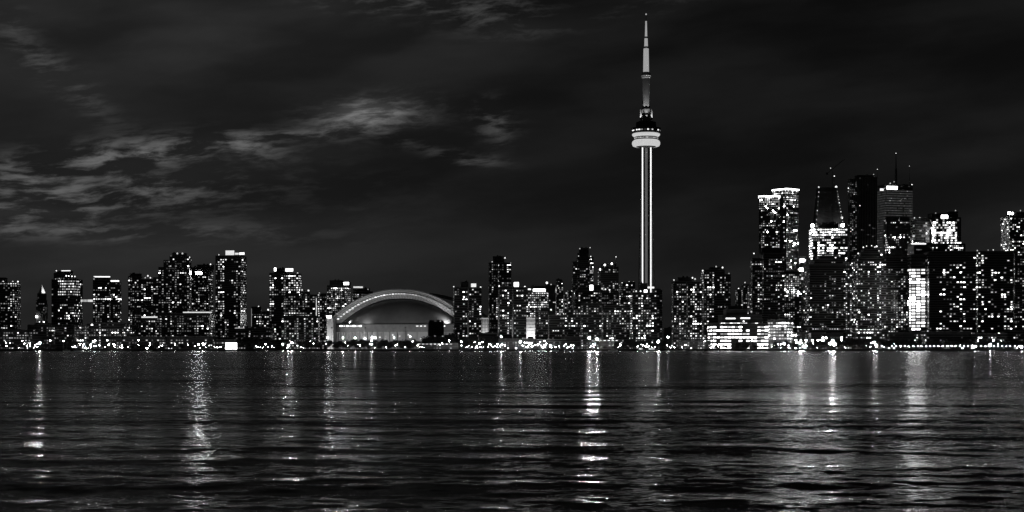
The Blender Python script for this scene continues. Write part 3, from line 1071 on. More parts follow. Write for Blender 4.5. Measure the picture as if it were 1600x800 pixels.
B(APT, 'narrow tower with lit corner lamps just left of the needle foot', 2230, [(968, 981, 443), (980, 992, 441, 3)], 5, .42, feats=[('lamp', 972, 443, 4, 1.2), ('lamp', 983, 440.5, 3, 1, 1), ('lamp', 990, 441, 3, 1, 1)])
B(APT, 'densely lit front tower under the needle with a black roof box', 2010, [(985, 1025, 458)], 4, .42, lev=(.25, .25, .22, .18, .1), hats=[(1000, 1011.5, 443)],
  feats=[('sign', 1012, 1022, 448, 450.5, 3), ('sign', 1006.5, 1011, 453, 457, 4), ('lamp', 1001, 455, 3, 1.0), ('lamp', 994, 455, 3, 1.0), ('lamp', 990, 455.5, 2, .8)])
B(APT, 'dim narrow tower on the right flank of the one under the needle', 2120, [(1022, 1035, 453)], -4, .32, lev=LO)
B(APT, 'wide low-lit apartment slab between the dome-topped tower and the needle', 2040, [(940, 986, 478)], 3, .42, lev=(.35, .3, .2, .1, .05))
B(APT, 'shorter speckled slab left of the white-boxed tower', 2030, [(884, 908, 484), (907, 941, 474, 5)], -4, .38, lev=(.35, .3, .2, .1, .05))
B(LOW, 'small pale floodlit building in the gap right of the needle', 2350, [(1037, 1050.5, 513)], 4, .0, mat='pale', slab='pale')
B(APT, 'dark apartment tower with banded lights, first one right of the needle', 2050, [(1050, 1072, 440), (1072, 1095.5, 441, 3)], 5, .30, hats=[(1061, 1081, 434)],
  over=[(1078, 1090, 440, 530, .6, MID), (1064, 1070, 446, 500, .5, MID)], feats=[('lamp', 1053, 437.5, 3, .9), ('lamp', 1082, 434, 3, .9), ('lamp', 1086, 436, 3, 1.2)])
B(APT, 'apartment tower with a lamp-dotted roof, second one right of the needle', 2060, [(1096, 1131, 422), (1131, 1141, 429, 4)], 5, .33, hats=[(1111, 1130, 418)],
  feats=[('lamp', 1098, 423, 3, 1), ('lamp', 1119, 416.5, 3, 1), ('lamp', 1129, 418, 3, 1.2), ('lamp', 1139, 427.5, 2, 1, 1), ('lamp', 1115, 427, 3, 1.1)])
B(APT, 'small faint tower behind the terraced roof of the lit office building', 2450, [(1150, 1160, 452), (1159, 1170, 445, 2), (1170, 1180, 456, 4)], 6, .36, lev=(.4, .3, .2, .1, 0),
  feats=[('lamp', 1154, 451, 3, 1), ('lamp', 1164, 441.5, 2, 1, 1), ('lamp', 1162, 446, 3, 1, 1)])
B(APT, 'dark tower with a black flat cap standing in front of the bright twin towers', 2150, [(1173, 1190, 404), (1188, 1224, 396, 2)], 6, .30, over=[(1174, 1192, 411, 416, .9, MID), (1188, 1224, 395, 402, .02), (1186, 1224, 470, 500, .1)],
  hats=[(1190, 1221, 388, 0, 1)], feats=[('lamp', 1178, 396, 3, .9)])
TW = [(1184, 1220, 304, 328, .97, (.05, .22, .3, .25, .1, .08)), (1206, 1247, 296, 320, .9, MID), (1238, 1248, 320, 520, .6)]
B(OFF, 'left and shorter of the bright twin towers with a glowing roof rim', 2700, [(1184, 1220, 307)], -9, .34, bw=3.2, over=TW[:1], lev=(.2, .27, .25, .14, .0, .14), feats=[('ring', 0, 4, 2.2)], style='slab', fh=3.7, group='bright twin towers with glowing roof rims', hot=.3)
B(OFF, 'right and taller of the bright twin towers with a glowing roof rim', 2800, [(1207, 1247, 296)], 38, .26, bw=3.6, style='pier', over=TW[1:2] + [(1217, 1223, 308, 400, .0)], lev=(.2, .3, .23, .13, .0, .14), feats=[('ring', 0, 4, 2.2)], fh=3.9, group='bright twin towers with glowing roof rims', hot=.3)
B(APT, 'sparkling lower tower at the foot of the taller twin tower', 2400, [(1218, 1250, 425)], 4, .55, lev=(.3, .3, .2, .13, .07), over=[(1226, 1248, 432, 465, .8, (.1, .2, .3, .2, .1, .1))])
B(OFF, 'very slim grey shaft with three round lights down its face', 2900, [(1248, 1259, 402)], 3, .05, mat='mid', feats=[('sign', 1249.5, 1257, 405.2, 408.8, 5), ('sign', 1249, 1257, 419.2, 423.5, 5), ('sign', 1250, 1255, 433.5, 437, 3)])
B(OFF, 'office tower with solid rows of lit floors and a flood lamp on each roof corner', 2750, [(1267, 1321, 356)], 0, .55, fh=4.6, bw=4.0, lev=HI,
  over=[(1266, 1321, 354, 368, .9, (0, .08, .3, .35, .1, .17)), (1266, 1321, 368, 376, .6, MID), (1305, 1321, 376, 400, .4, MID)], hats=[(1277, 1318, 350), (1288, 1310, 347.5)],
  feats=[('lamp', 1269.5, 352.5, 5, 3.0), ('lamp', 1317, 352, 5, 2.8), ('lamp', 1315.5, 340, 2, 2.2)], wh=.46, ww=.72, neat=True)
B(OFF, 'tall plain black tower between the site-lit tower and the white-signed one', 3100, [(1326, 1338, 280), (1337, 1368, 277, 2)], 6, .012, lev=LO, style='pier', over=[(1326, 1338, 285, 400, .38, LO)],
  hats=[(1340, 1364, 274, 0, 1)], feats=[('lamp', 1325.5, 294, 3, 1.1), ('lamp', 1325.5, 299, 2, .9), ('mast', 1371, 265, .3, 1), ('lamp', 1365, 272.5, 2, .8, 1), ('lamp', 1369.5, 385, 4, 2.0, 1)])
B(OFF, 'tall pale banded tower carrying a bright white sign and two roof masts', 3200, [(1372, 1424.5, 289)], 14, .05, mat='mid', slab='pale', style='band', fh=5.0,
  over=[(1384, 1424, 312, 316.5, .5, MID), (1384, 1395, 331, 338, .5, MID), (1370, 1426, 297, 420, .93, (.96, .04, 0, 0, 0))], lev=LO, wh=.34, ww=.93,  # faint glowing panes stand in for outside light on the pale bands
  feats=[('sign', 1385.5, 1402, 290.8, 296, 4), ('sign', 1375, 1380.5, 294.5, 298, 3), ('mast', 1400, 240, 2.6), ('mast', 1421, 260, .5), ('lamp', 1425, 288.5, 3, 1.1), ('lamp', 1391, 286.5, 2, 1.2), ('lamp', 1397, 284, 2, 1.1)])
B(OFF, 'dark curved tower in front of the pale banded one with broken rows of light', 2820, [(1382, 1420, 340), (1382, 1424, 352, -8)], -5, .10, over=[(1382, 1422, 345, 351, .5, HI), (1382, 1422, 367, 372, .5, HI), (1384, 1392, 376, 398, .8, HI), (1398, 1414, 383, 388, .7, HI), (1382, 1424, 352, 366, .02)], fh=4.5, mat='black', slab='black')
B(OFF, 'broad office tower with a blazing lit face and a small square sign', 2700, [(1452, 1498, 340), (1425, 1453, 341, 14)], 5, .08, fh=4.4, bw=3.8,
  over=[(1456, 1495, 345, 377, .78, HI), (1425, 1453, 337, 365, .1, MID), (1425, 1500, 377, 382, .7, HI)], hats=[(1484, 1497, 331), (1456, 1484, 334)],
  feats=[('sign', 1470.5, 1481, 336, 341.5, 4), ('lamp', 1493, 329, 2, 1), ('lamp', 1462, 333, 2, 1.1), ('lamp', 1429, 340.5, 3, 1.3, 1), ('lamp', 1437, 340.5, 3, 1.3, 1)], wh=.65, ww=.85)
B(OFF, 'dark wide podium with thin light rows below the blazing office face', 2600, [(1421, 1505, 381)], 4, .05, over=[(1425, 1450, 378, 384, .9, HI), (1480, 1505, 383, 391, .7, HI)], mat='black', slab='black', feats=[('sign', 1424, 1447, 380, 382, 3)])
B(APT, 'dome-topped dark tower with a beaded arc of lights on its crown', 2100, [(1334, 1381, 404), (1340, 1376, 396, 1), (1346, 1371, 390, 2)], 4, .27, lev=(.15, .25, .25, .22, .13),
  over=[(1334, 1381, 386, 408, .04)], hats=[(1351, 1366, 387.5, 0, 2)],
  feats=[('lamp', 1341, 396, 3, 1, 1), ('lamp', 1349, 386.5, 3, .9, 2), ('lamp', 1354, 384.5, 3, .8, 2), ('lamp', 1362, 384, 3, .8, 2), ('lamp', 1367, 386, 3, .8, 2), ('lamp', 1373, 392, 3, 1, 1), ('lamp', 1377, 398, 4, 1.4)])
B(APT, 'dome-topped dark tower without roof lights below the lit-floor office tower', 2100, [(1258, 1318, 414), (1266, 1314, 406, 1), (1276, 1309, 400, 2)], 4, .22, lev=(.35, .3, .2, .1, .05),
  over=[(1258, 1318, 396, 424, .03)])
B(APT, 'narrow hazy tower squeezed between the two dome-topped towers', 2350, [(1315, 1336, 408)], 3, .35, lev=(.35, .25, .2, .15, .05), mat='mid')
B(OFF, 'narrow tower with one solid column of blazing windows', 2060, [(1420, 1444, 398)], 3, .05, over=[(1421, 1444, 421, 511, .97, (0, 0, .12, .4, .36, .12)), (1421, 1444, 396, 421, 0)], fh=4.1, bw=6.4, neat=True, wh=.58, ww=.78)
B(APT, 'densely speckled apartment tower left of the blazing window column', 2110, [(1380, 1421, 402)], -3, .28, lev=(.3, .3, .2, .14, .06), over=[(1380, 1421, 398, 418, .02), (1400, 1421, 480, 512, .6, MID)])
B(APT, 'huge dark slab building with scattered windows, widest on the right side', 2050, [(1444, 1520, 393.5), (1520, 1577, 393, 8)], 2, .20, lev=(.2, .25, .2, .2, .15), bw=4.4,
  over=[(1444, 1512, 392, 408, .0), (1525, 1540, 400, 470, .4, HI), (1540, 1577, 392, 415, .06)],
  feats=[('lamp', 1478, 391, 2, .8), ('lamp', 1527, 391.5, 2, .9, 1), ('lamp', 1544, 390.8, 2, .9, 1), ('lamp', 1552, 390.5, 2, .8, 1)])
B(APT, 'tall tower at the far right edge with two bright lamps on its roof corner', 2400, [(1568, 1622, 338)], 6, .36, lev=(.2, .2, .2, .25, .15), hats=[(1582, 1606, 332)], feats=[('lamp', 1577, 333, 5, 2.2), ('lamp', 1582, 333.5, 4, 2.0), ('lamp', 1594.5, 329, 2, 1)])
B(APT, 'speckled lower tower at the far right edge in front of the tall one', 2090, [(1577, 1625, 392)], 4, .32, lev=(.4, .3, .2, .1, 0), over=[(1577, 1583, 392, 520, .7, MID)])

# lit terraced office building (front right)
B('terraced_office', 'wide low waterfront office with solid rows of lit windows and dark stepped roof', 1955,
  [(1108, 1197, 506, 0, 40), (1124, 1188, 493, 6, 30), (1132, 1165, 484, 9, 24)], 2, .97, fh=4.3, bw=4.6, lev=(0, .02, .1, .2, .68, 0), wh=.42, ww=.84, neat=True, hot=0,
  over=[(1100, 1200, 478, 504.5, .0), (1145, 1168, 532, 545, .1)], mat='conc', hats=[(1138, 1160, 478.5, 0, 2)],
  feats=[('sign', 1134, 1149, 496.6, 498.6, 3), ('sign', 1157, 1172, 496.2, 498.2, 3), ('lamp', 1162, 502, 3, 1.2), ('lamp', 1174, 487, 2, 1.1, 1)], seed=5)
B('terraced_office', 'angled right wing of the lit terraced office building with slanting window rows', 1960,
  [(1197, 1242, 500, 4, 34)], -24, .93, fh=3.9, bw=3.6, neat=True, lev=(.05, .15, .40, .2, .2, 0), wh=.5, ww=.8, hot=0, mat='conc', hats=[(1200, 1215, 492)], over=[(1197, 1242, 530, 545, .1)], seed=6)

# low rise and podium blocks along the front
lows = [
    ('wide low block of flats at the left edge of the shore', 2040, (-20, 48, 516), .34, 4),
    ('dark low block behind the left bright flood lamp', 2060, (46, 84, 508), .20, 3),
    ('dark low house row under the sky bridge', 2080, (83, 118, 508), .14, -3),
    ('small lit block right of the house row under the sky bridge', 2020, (117, 142, 509), .26, 4),
    ('low block under the dark tower with two lit bands', 2000, (143, 198, 505), .26, -3),
    ('pale gabled hall left of the long glowing-roofed block', 2020, (190, 214, 522), .05, 5),
    ('low dark terrace in front of the long glowing-roofed block', 1970, (196, 262, 527), .22, 2),
    ('low terrace below the mid-rise with the bright roof strip', 1975, (262, 338, 526), .22, -2),
    ('shallow shed beneath the tall white-crowned tower', 1980, (338, 352, 531), .3, 2),
    ('low dark shed behind the stadium-side trees', 1985, (694, 712, 524), .15, 2),
    ('long low pier building with a beaded light row on its roof', 1935, (652, 716, 537.6), .12, 0),
    ('round-shouldered dark pavilion right of the dark tower by the stadium', 1985, (747, 780, 521), .10, 2),
    ('low lit shopfront row under the square white roof lamp box', 1960, (779, 838, 530), .45, 0),
    ('low lit shopfront row under the small dark tower by the stadium end', 1955, (838, 884, 531), .45, 0),
    ('dark low roofed hall left of the two glaring flood lamps', 1975, (878, 906, 527), .08, 3),
    ('flat pier hall with one continuous light row right of the two glaring lamps', 1950, (936, 972, 532), .10, 0),
    ('low wide terminal hall right of the globe-like flood lamp', 1960, (1062, 1108, 533), .35, 2),
    ('small lit kiosk block right of the terraced office building', 1990, (1240, 1260, 520), .55, 2),
    ('low waterside block beneath the unlit dome-topped tower', 1990, (1262, 1314, 522), .20, 2),
    ('low block below the beaded dome-topped tower', 2000, (1336, 1384, 515), .28, -2),
    ('dim low hall below the blazing window column', 1990, (1384, 1442, 520), .20, 2),
    ('long dark low hall below the left part of the huge slab', 1985, (1442, 1512, 519), .14, 0),
    ('long dark low hall below the right part of the huge slab', 1980, (1512, 1568, 522), .12, 0),
    ('low dark block at the far right edge of the shore', 1990, (1568, 1620, 518), .14, -2),
]
for lb, D, (x0, x1, yt), p, rot in lows:
    ft = []
    if 'beaded' in lb or 'continuous' in lb:
        ft = [('sign', x0 + 1 + i * 6.2, x0 + 4.6 + i * 6.2, yt - .4, yt + .5, 3) for i in range(int((x1 - x0 - 3) / 6.2))]
    B(LOW, lb, D, [(x0, x1, yt)], rot, p * 1.4, fh=3.3, bw=3.4, lev=(.35, .25, .2, .12, .05, .22 if 1230 < x0 < 1320 else .02), mat='black' if 'dark' in lb else 'conc', feats=ft, group='low buildings along the shore')  # more dazzling windows added in some blocks to brighten the water's reflections

# pyramid cap of the slender tower
cap = [o for o in bpy.data.objects if o.name == 'clock_tower'][0]
capb = MB()
zc = wz(458.5, 2505) - GZ
capb.lathe([(5.8, zc), (2.6, zc + 8), (.3, wz(445, 2505) - GZ)], 4)
capb.obj('spire', M['shell'], cap)
MB().box(-9, -5.5, -11, -10, wz(496.5, 2500) - GZ, wz(493.5, 2500) - GZ).obj('flood_box', GL[4], cap)
spot(cap, (9, -10, zc + 2), (0, 0, zc + 7), 9000, 80)
# wash for the small pale building
# sky bridge
D = 2330.0
sb = thing('sky_bridge', 'short glowing enclosed bridge high between two left-hand towers', 'bridge', (wx(135, D), D + 10, wz(472, D)))
hw = (wx(146.5, D) - wx(124, D)) / 2
MB().box(-hw, hw, -2, 2, 0, .5).obj('deck', M['metal'], sb)
MB().box(-hw, hw, -2.2, 2.2, 4.2, 4.7).obj('roof', M['metal'], sb)
for i in range(8):
    inst('window', PANE[2], sb, (-hw + (i + .5) * hw / 4, -1.9, 2.3), 0, (hw / 4 * .96, 1, 3.4))
MB().box(-hw, hw, 1.5, 1.9, .5, 4.2).obj('back_wall', M['mid'], sb)

# floodlit hoarding hall (brightest small building left)
D = 1960.0
fh_ = thing('lit_hall', 'small glass hall glowing solid white left of the big round dark tree', 'building', (wx(361, D), D + 8, GZ), 0, None)
h0 = (wx(370, D) - wx(352, D)) / 2
MB().box(-h0, h0, -6, 8, 0, wz(530.5, D) - GZ).obj('wall', M['mid'], fh_)
MB().box(-h0 - .6, h0 + .6, -7, 8.6, wz(530.5, D) - GZ, wz(530.0, D) - GZ).obj('roof', M['metal'], fh_)
for i in range(5):
    for j in range(2):
        inst('window', PANE[4], fh_, (-h0 + (i + .5) * h0 * .4, -6.1, 2.2 + j * 4.4), 0, (h0 * .36, 1, 3.7))

# unfinished tapered tower with strings of site lights, lit from the roof lamps below it
D = 3150.0
ut = thing('office_tower', 'faint tapering unfinished tower with strings of site lights up both edges', 'building', (wx(1293.5, D), D + 14, GZ), 0, 'buildings of the city skyline')


def TX(px):
    return wx(px, D) - wx(1293.5, D)


ub = MB()
for (xa, xb, yy, dd_) in ((1275, 1314, 352, 22), (1280, 1308, 293, 16)):
    zz = wz(yy, D) - GZ
    ub.v += [(TX(xa), -dd_, zz), (TX(xb), -dd_, zz), (TX(xb), dd_, zz), (TX(xa), dd_, zz)]
zz = 0
ub.v += [(TX(1275), -22, 0), (TX(1314), -22, 0), (TX(1314), 22, 0), (TX(1275), 22, 0)]
ub.f = [(0, 1, 5, 4), (1, 2, 6, 5), (2, 3, 7, 6), (3, 0, 4, 7), (4, 5, 6, 7), (8, 9, 1, 0), (9, 10, 2, 1), (10, 11, 3, 2), (11, 8, 0, 3)]
ub.mi = [0] * 9
ub.obj('wall', M['mid'], ut)
us = MB()
z0_, z1_ = wz(352, D) - GZ, wz(293, D) - GZ
for q in range(18):
    t = q / 18
    us.box(TX(1275 + 5 * t) - .4, TX(1314 - 6 * t) + .4, -22 + 6 * t - .6, 22 - 6 * t, z0_ + (z1_ - z0_) * t, z0_ + (z1_ - z0_) * t + .6)
us.obj('floor_slab', M['mid'], ut, kind='stuff')
rg = random.Random(9)
for (xa, ya, xb, yb, n) in ((1274, 350, 1279.5, 294, 9), (1315, 346, 1307, 294, 12)):
    for q in range(n):
        t = (q + rg.uniform(-.2, .2)) / (n - 1)
        MB().lathe([(.3, -1), (1, 0), (.3, 1)], 6).obj('site_light', GL[rg.choice((1, 2, 2, 3))], ut).location = (TX(xa + (xb - xa) * t), -22.6 + 6 * t, wz(ya + (yb - ya) * t, D) - GZ)
for px_, py_, r_ in ((1279.5, 292, 1.5), (1306.8, 292, 2.6), (1304, 275, 1.2)):
    zz = wz(py_, D) - GZ
    MB().bar((0, 0, z1_ - .3), (0, 0, zz), .3, 5).obj('pole', M['metal'], ut).location = (TX(px_), -12, 0)
    MB().lathe([(.3, -r_), (r_, 0), (.3, r_)], 8).obj('site_light', GL[3], ut).location = (TX(px_), -12, zz)
for sx in (-1, 1):
    spot(ut, (sx * 24, -34, wz(352, D) - GZ), (0, -18, wz(318, D) - GZ), 2600, 110)

# crane over the building sites
D = 3140.0
cr = thing('tower_crane', 'thin lattice construction crane standing above the unfinished tower', 'crane', (wx(1299, D), D - 12, GZ))
zt = wz(270, D) - GZ
c = MB()
for sx in (-1, 1):
    for sy in (-1, 1):
        c.bar((sx, sy, 0), (sx, sy, zt), .16, 4)
q = 0.0
while q < zt - 4:
    c.bar((-1, -1, q), (1, -1, q + 4), .1, 4)
    c.bar((1, -1, q), (-1, -1, q + 4), .1, 4)
    q += 4
c.obj('mast', M['metal'], cr)
j = MB()
j.bar((-10, 0, zt - 2), (24, 0, zt + 26), .5, 4)
j.bar((0, 0, zt), (-4, 0, zt + 8), .3, 4)
j.bar((-4, 0, zt + 8), (24, 0, zt + 26), .12, 4)
j.obj('jib', M['metal'], cr)
MB().box(-13, -9, -1.5, 1.5, zt - 5, zt - 1).obj('counterweight', M['conc'], cr)
MB().lathe([(.3, zt + 7), (.9, zt + 8), (.3, zt + 9)], 6, -4, 0).obj('beacon', GL[3], cr)

# ------------------------------------------------------------------ trees


def crown_mesh(seed, r, h):
    rg = random.Random(seed)
    b = MB()
    lobes = [(Vector((rg.uniform(-.55, .55) * r, rg.uniform(-.5, .5) * r, rg.uniform(.15, .8) * h)), rg.uniform(.35, .6) * r) for _ in range(11)]
    for c_, rad in lobes:
        for _ in range(110):
            d = Vector((rg.gauss(0, 1), rg.gauss(0, 1), rg.gauss(0, .8))).normalized() * rad * rg.uniform(.55, 1.08)
            p = c_ + d
            if p.z < 0:
                continue
            s = rg.uniform(.35, .8)
            u = Vector((rg.gauss(0, 1), rg.gauss(0, 1), rg.gauss(0, 1))).normalized()
            v = u.cross(Vector((rg.gauss(0, 1), rg.gauss(0, 1), rg.gauss(0, 1)))).normalized()
            i = len(b.v)
            b.v += [tuple(p - u * s), tuple(p + v * s * .6), tuple(p + u * s), tuple(p - v * s * .6)]
            b.f.append((i, i + 1, i + 2, i + 3))
            b.mi.append(0)
    return b.mesh('crown', M['leaf'])


def trunk_mesh(seed, h, r):
    rg = random.Random(seed)
    b = MB()
    b.bar((0, 0, 0), (0, 0, h * .45), .35, 7, .25)
    for i in range(6):
        a = i * 1.05 + rg.uniform(-.3, .3)
        z0 = h * rg.uniform(.25, .44)
        b.bar((0, 0, z0), (math.cos(a) * r * .5, math.sin(a) * r * .5, z0 + h * .3), .16, 5, .05)
    return b.mesh('trunk', M['bark'])


TV = [(crown_mesh(i, 6.0, 9.5), trunk_mesh(i, 13, 6.0)) for i in range(6)]
rt = random.Random(21)


def tree(px, D, ytop, wid=1.0, label='dark leafy tree in the row along the shore', group='dark trees along the shore'):
    H = max(4.0, wz(ytop, D) - GZ)
    s = H / 13.0
    cm, tm = TV[rt.randrange(6)]
    o = thing('tree', label, 'tree', (wx(px, D), D, GZ), rt.uniform(0, 6.28), group)
    inst('crown', cm, o, (0, 0, 3.2 * s), 0, (s * wid, s * wid, s))
    inst('trunk', tm, o, (0, 0, 0), 0, (s, s, s))
    return o


rows = [(374, 430, 7, 528, 1.15, 1945, 'in the big round dark clump left of the stadium'), (378, 425, 6, 527.5, 1.2, 1952, 'at the back of the big round dark clump left of the stadium'),
        (463, 536, 9, 532, 1.0, 1950, 'in the row left of and below the stadium corner'), (540, 668, 15, 531, 1.0, 1955, 'in the long row under the stadium wall'),
        (470, 660, 16, 534, 1.0, 1930, 'in the front low row before the stadium'), (664, 712, 6, 523, 1.0, 1970, 'around the small dark building before the dome'),
        (722, 780, 8, 524, 1.0, 1965, 'at the foot of the dark tower right of the arch'), (984, 1046, 8, 529.5, 1.1, 1945, 'in the dark clump below the needle'),
        (962, 990, 4, 533, 1.0, 1940, 'just left of the dark clump below the needle'), (1148, 1172, 3, 534, .9, 1930, 'in front of the terraced office windows'),
        (1208, 1246, 5, 533, 1.0, 1930, 'before the right wing of the terraced office'), (1262, 1290, 4, 532, 1.0, 1930, 'left of the glaring lamps on the right shore'),
        (1312, 1358, 7, 528, 1.0, 1940, 'right of the glaring lamps on the right shore'), (1378, 1440, 7, 531, 1.0, 1950, 'below the blazing window column'),
        (1450, 1600, 15, 530, 1.1, 1955, 'in the long dim row below the huge slab'), (98, 128, 4, 532, 1.0, 1960, 'below the sky bridge'),
        (0, 90, 7, 536, 1.0, 1945, 'in the low row at the left edge'), (190, 250, 5, 535, 1.0, 1945, 'before the pale gabled hall'),
        (4, 92, 6, 540, 1.6, 1906, 'low and bushy, at the water beside the left edge'), (196, 338, 9, 539.5, 1.6, 1906, 'low and bushy, at the water below the stepped tower'),
        (470, 650, 11, 539, 1.6, 1906, 'low and bushy, at the water before the stadium'), (905, 985, 5, 540, 1.6, 1906, 'low and bushy, at the water beneath the pier hall'),
        (1112, 1250, 9, 539.5, 1.5, 1906, 'low and bushy, at the water before the office'), (1262, 1388, 8, 539.5, 1.5, 1906, 'low and bushy, at the water below the domed towers'),
        (874, 905, 3, 532, .9, 1940, 'left of the two glaring flood lamps'), (262, 345, 6, 536, .9, 1938, 'below the white-crowned tower')]
for x0, x1, n, yt, wd, D, lb in rows:
    for i in range(n):
        tree(x0 + (x1 - x0) * (i + .5) / n + rt.uniform(-2, 2), D + rt.uniform(-4, 4), yt + rt.uniform(-1.5, 2.5), wd * rt.uniform(.85, 1.15), 'dark leafy tree ' + lb)

# ------------------------------------------------------------------ lamps


def globe(r):
    return MB().lathe([(r * .35, -r), (r * .85, -r * .55), (r, 0), (r * .85, r * .55), (r * .35, r)], 10)


pole_m = MB().bar((0, 0, 0), (0, 0, 4.2), .12, 6, .07).box(-.25, .25, -.25, .25, 0, .5).mesh('pole', M['metal'])
head_m = globe(.33).mesh('lamp_head', LAMP)
tall_m = MB().bar((0, 0, 0), (0, 0, 8.5), .16, 6, .09).bar((0, 0, 8.4), (0, -1.6, 8.9), .07, 5).mesh('pole', M['metal'])
thead_m = globe(.4).mesh('lamp_head', LAMP)


def mk(kind, lb, gp, loc, sc):
    o = thing('street_lamp', lb, 'street lamp', loc, rt.uniform(-.5, .5), gp)
    if kind == 0:
        inst('pole', pole_m, o, (0, 0, 0), 0, (1, 1, sc))
        inst('lamp_head', head_m, o, (0, 0, 4.2 * sc + .3))
    else:
        inst('pole', tall_m, o, (0, 0, 0), 0, (1, 1, sc))
        inst('lamp_head', thead_m, o, (0, -1.7, 8.9 * sc - .2))
    return o


P0 = mk(0, 'short lamp post with a white globe along the far waterfront', 'lamp posts along the water', (wx(10, 1906), 1906, GZ), 1)
P1 = mk(1, 'tall street lamp with an overhanging head behind the shore', 'tall street lamps behind the shore', (wx(10, 1990), 1990, GZ), 1)


def copy_lamp(src, loc, sc):
    o = src.copy()
    COL.objects.link(o)
    o.location = loc
    o.rotation_euler = (0, 0, rt.uniform(-.5, .5))
    for ch in src.children:
        c_ = ch.copy()
        COL.objects.link(c_)
        c_.parent = o
    o.scale = (sc, sc, sc)
    return o


bpy.context.view_layer.update()
segs = [(0, 60, 9, 'along the left edge of the waterfront'), (60, 200, 24, 'on the waterfront below the sky bridge'), (200, 345, 24, 'on the waterfront below the stepped tower'),
        (400, 470, 10, 'just right of the big round dark tree'), (470, 650, 13, 'on the waterfront before the stadium trees'), (650, 745, 12, 'on the waterfront beside the long pier building'),
        (745, 900, 50, 'in the dense cluster right of the stadium'), (900, 985, 12, 'on the waterfront beneath the two glaring lamps'), (985, 1110, 20, 'on the waterfront right of the needle'),
        (1110, 1250, 18, 'on the waterfront before the terraced office'), (1250, 1390, 10, 'before the dome-topped towers')]
for x0, x1, n, lb in segs:
    for i in range(n):
        D = rt.uniform(1903, 1922)
        if i % 4 == 0:
            hub = rt.uniform(x0, x1)
        px = min(x1, max(x0, hub + rt.gauss(0, 5 + (x1 - x0) * .03)))
        copy_lamp(P0, (wx(px, D), D, GZ), rt.choice((.5, .6, .75, .9, 1.1, 1.45)))['label'] = 'short white-globed lamp post ' + lb
for i in range(31):
    D = 1908
    copy_lamp(P0, (wx(1394 + i * 6.6 + rt.uniform(-.6, .6), D), D, GZ), .9)['label'] = 'short lamp post in the evenly spaced row on the right waterfront'
for i in range(54):
    D = rt.uniform(1950, 1985)
    px = rt.uniform(0, 1600)
    if 372 < px < 432 or 985 < px < 1030:
        continue
    near = min(segs, key=lambda q: abs((q[0] + q[1]) / 2 - px))[3] if px < 1390 else 'behind the evenly spaced row at the right'
    copy_lamp(P1, (wx(px, D), D - 14 - rt.uniform(0, 25), GZ), rt.uniform(.55, 1.3))['label'] = 'tall overhanging street lamp ' + near

# big flood masts (each one placed from the photograph)
fm = [(62, 536, 1.9, 'very bright flood lamp on the left shore with a dazzling head'), (310, 538, 1.3, 'bright flood lamp on the shore below the flat-topped tower'),
      (317, 537, 1.2, 'second flood lamp right beside the one below the flat-topped tower'), (442, 538, 1.2, 'left of three round lamps between the dark tree groups'),
      (450.5, 539.5, 1.6, 'middle and brightest of three round lamps between the dark tree groups'), (456, 535.5, 1.5, 'right and highest of three round lamps between the dark tree groups'),
      (512, 527.5, 1.0, 'flood lamp at the left corner of the stadium wall'), (536, 528, 1.0, 'flood lamp low against the left part of the stadium wall'),
      (555, 528, 1.0, 'flood lamp third along the stadium wall'), (581, 527.5, 1.08, 'largest flood lamp in front of the middle of the stadium wall'),
      (616, 527.5, 0.9, 'flood lamp right of the middle of the stadium wall'), (641, 526, 0.84, 'flood lamp at the right of the stadium wall'),
      (783, 526, 1.4, 'bright lamp at the foot of the two-part dark tower'), (813, 534, 1.6, 'bright lamp under the lit stadium end wall'),
      (921, 528, 2.2, 'left of the two glaring flood lamps'), (933, 530, 2.4, 'right of the two glaring flood lamps'),
      (1028.7, 533.5, 2.2, 'round globe-like flood lamp standing before dark trees near the needle'), (1044, 527, 1.4, 'lamp at the foot of the small pale floodlit building'),
      (1225, 537, 1.8, 'round lamp before the right wing of the terraced office'), (1250, 536, 1.9, 'pair-like bright lamp right of the terraced office'),
      (1255, 541, 1.4, 'low lamp just below the bright one right of the terraced office'), (1301, 533, 2.2, 'upper glaring lamp under the unlit dome-topped tower'),
      (1304, 538, 2.4, 'lower glaring lamp under the unlit dome-topped tower'), (1297, 537, 1.8, 'left glaring lamp under the unlit dome-topped tower'),
      (1366, 535, 1.5, 'upper of two lamps below the beaded dome-topped tower'), (1369.5, 540, 1.9, 'lower of two lamps below the beaded dome-topped tower'),
      (1523, 541.5, 1.3, 'brightest lamp in the shore row below the huge slab'), (1547, 539, 1.7, 'large lamp in the shore row right of centre of the huge slab'),
      (1553, 531.5, 1.2, 'raised lamp above the shore row at the right'), (1596, 542, 1.6, 'bright lamp at the right end of the shore row'), (170, 539, 1.1, 'bright lamp on the shore below the dark banded tower'),
      (860, 540, 1.1, 'bright lamp amid the shopfront lights by the stadium end')]
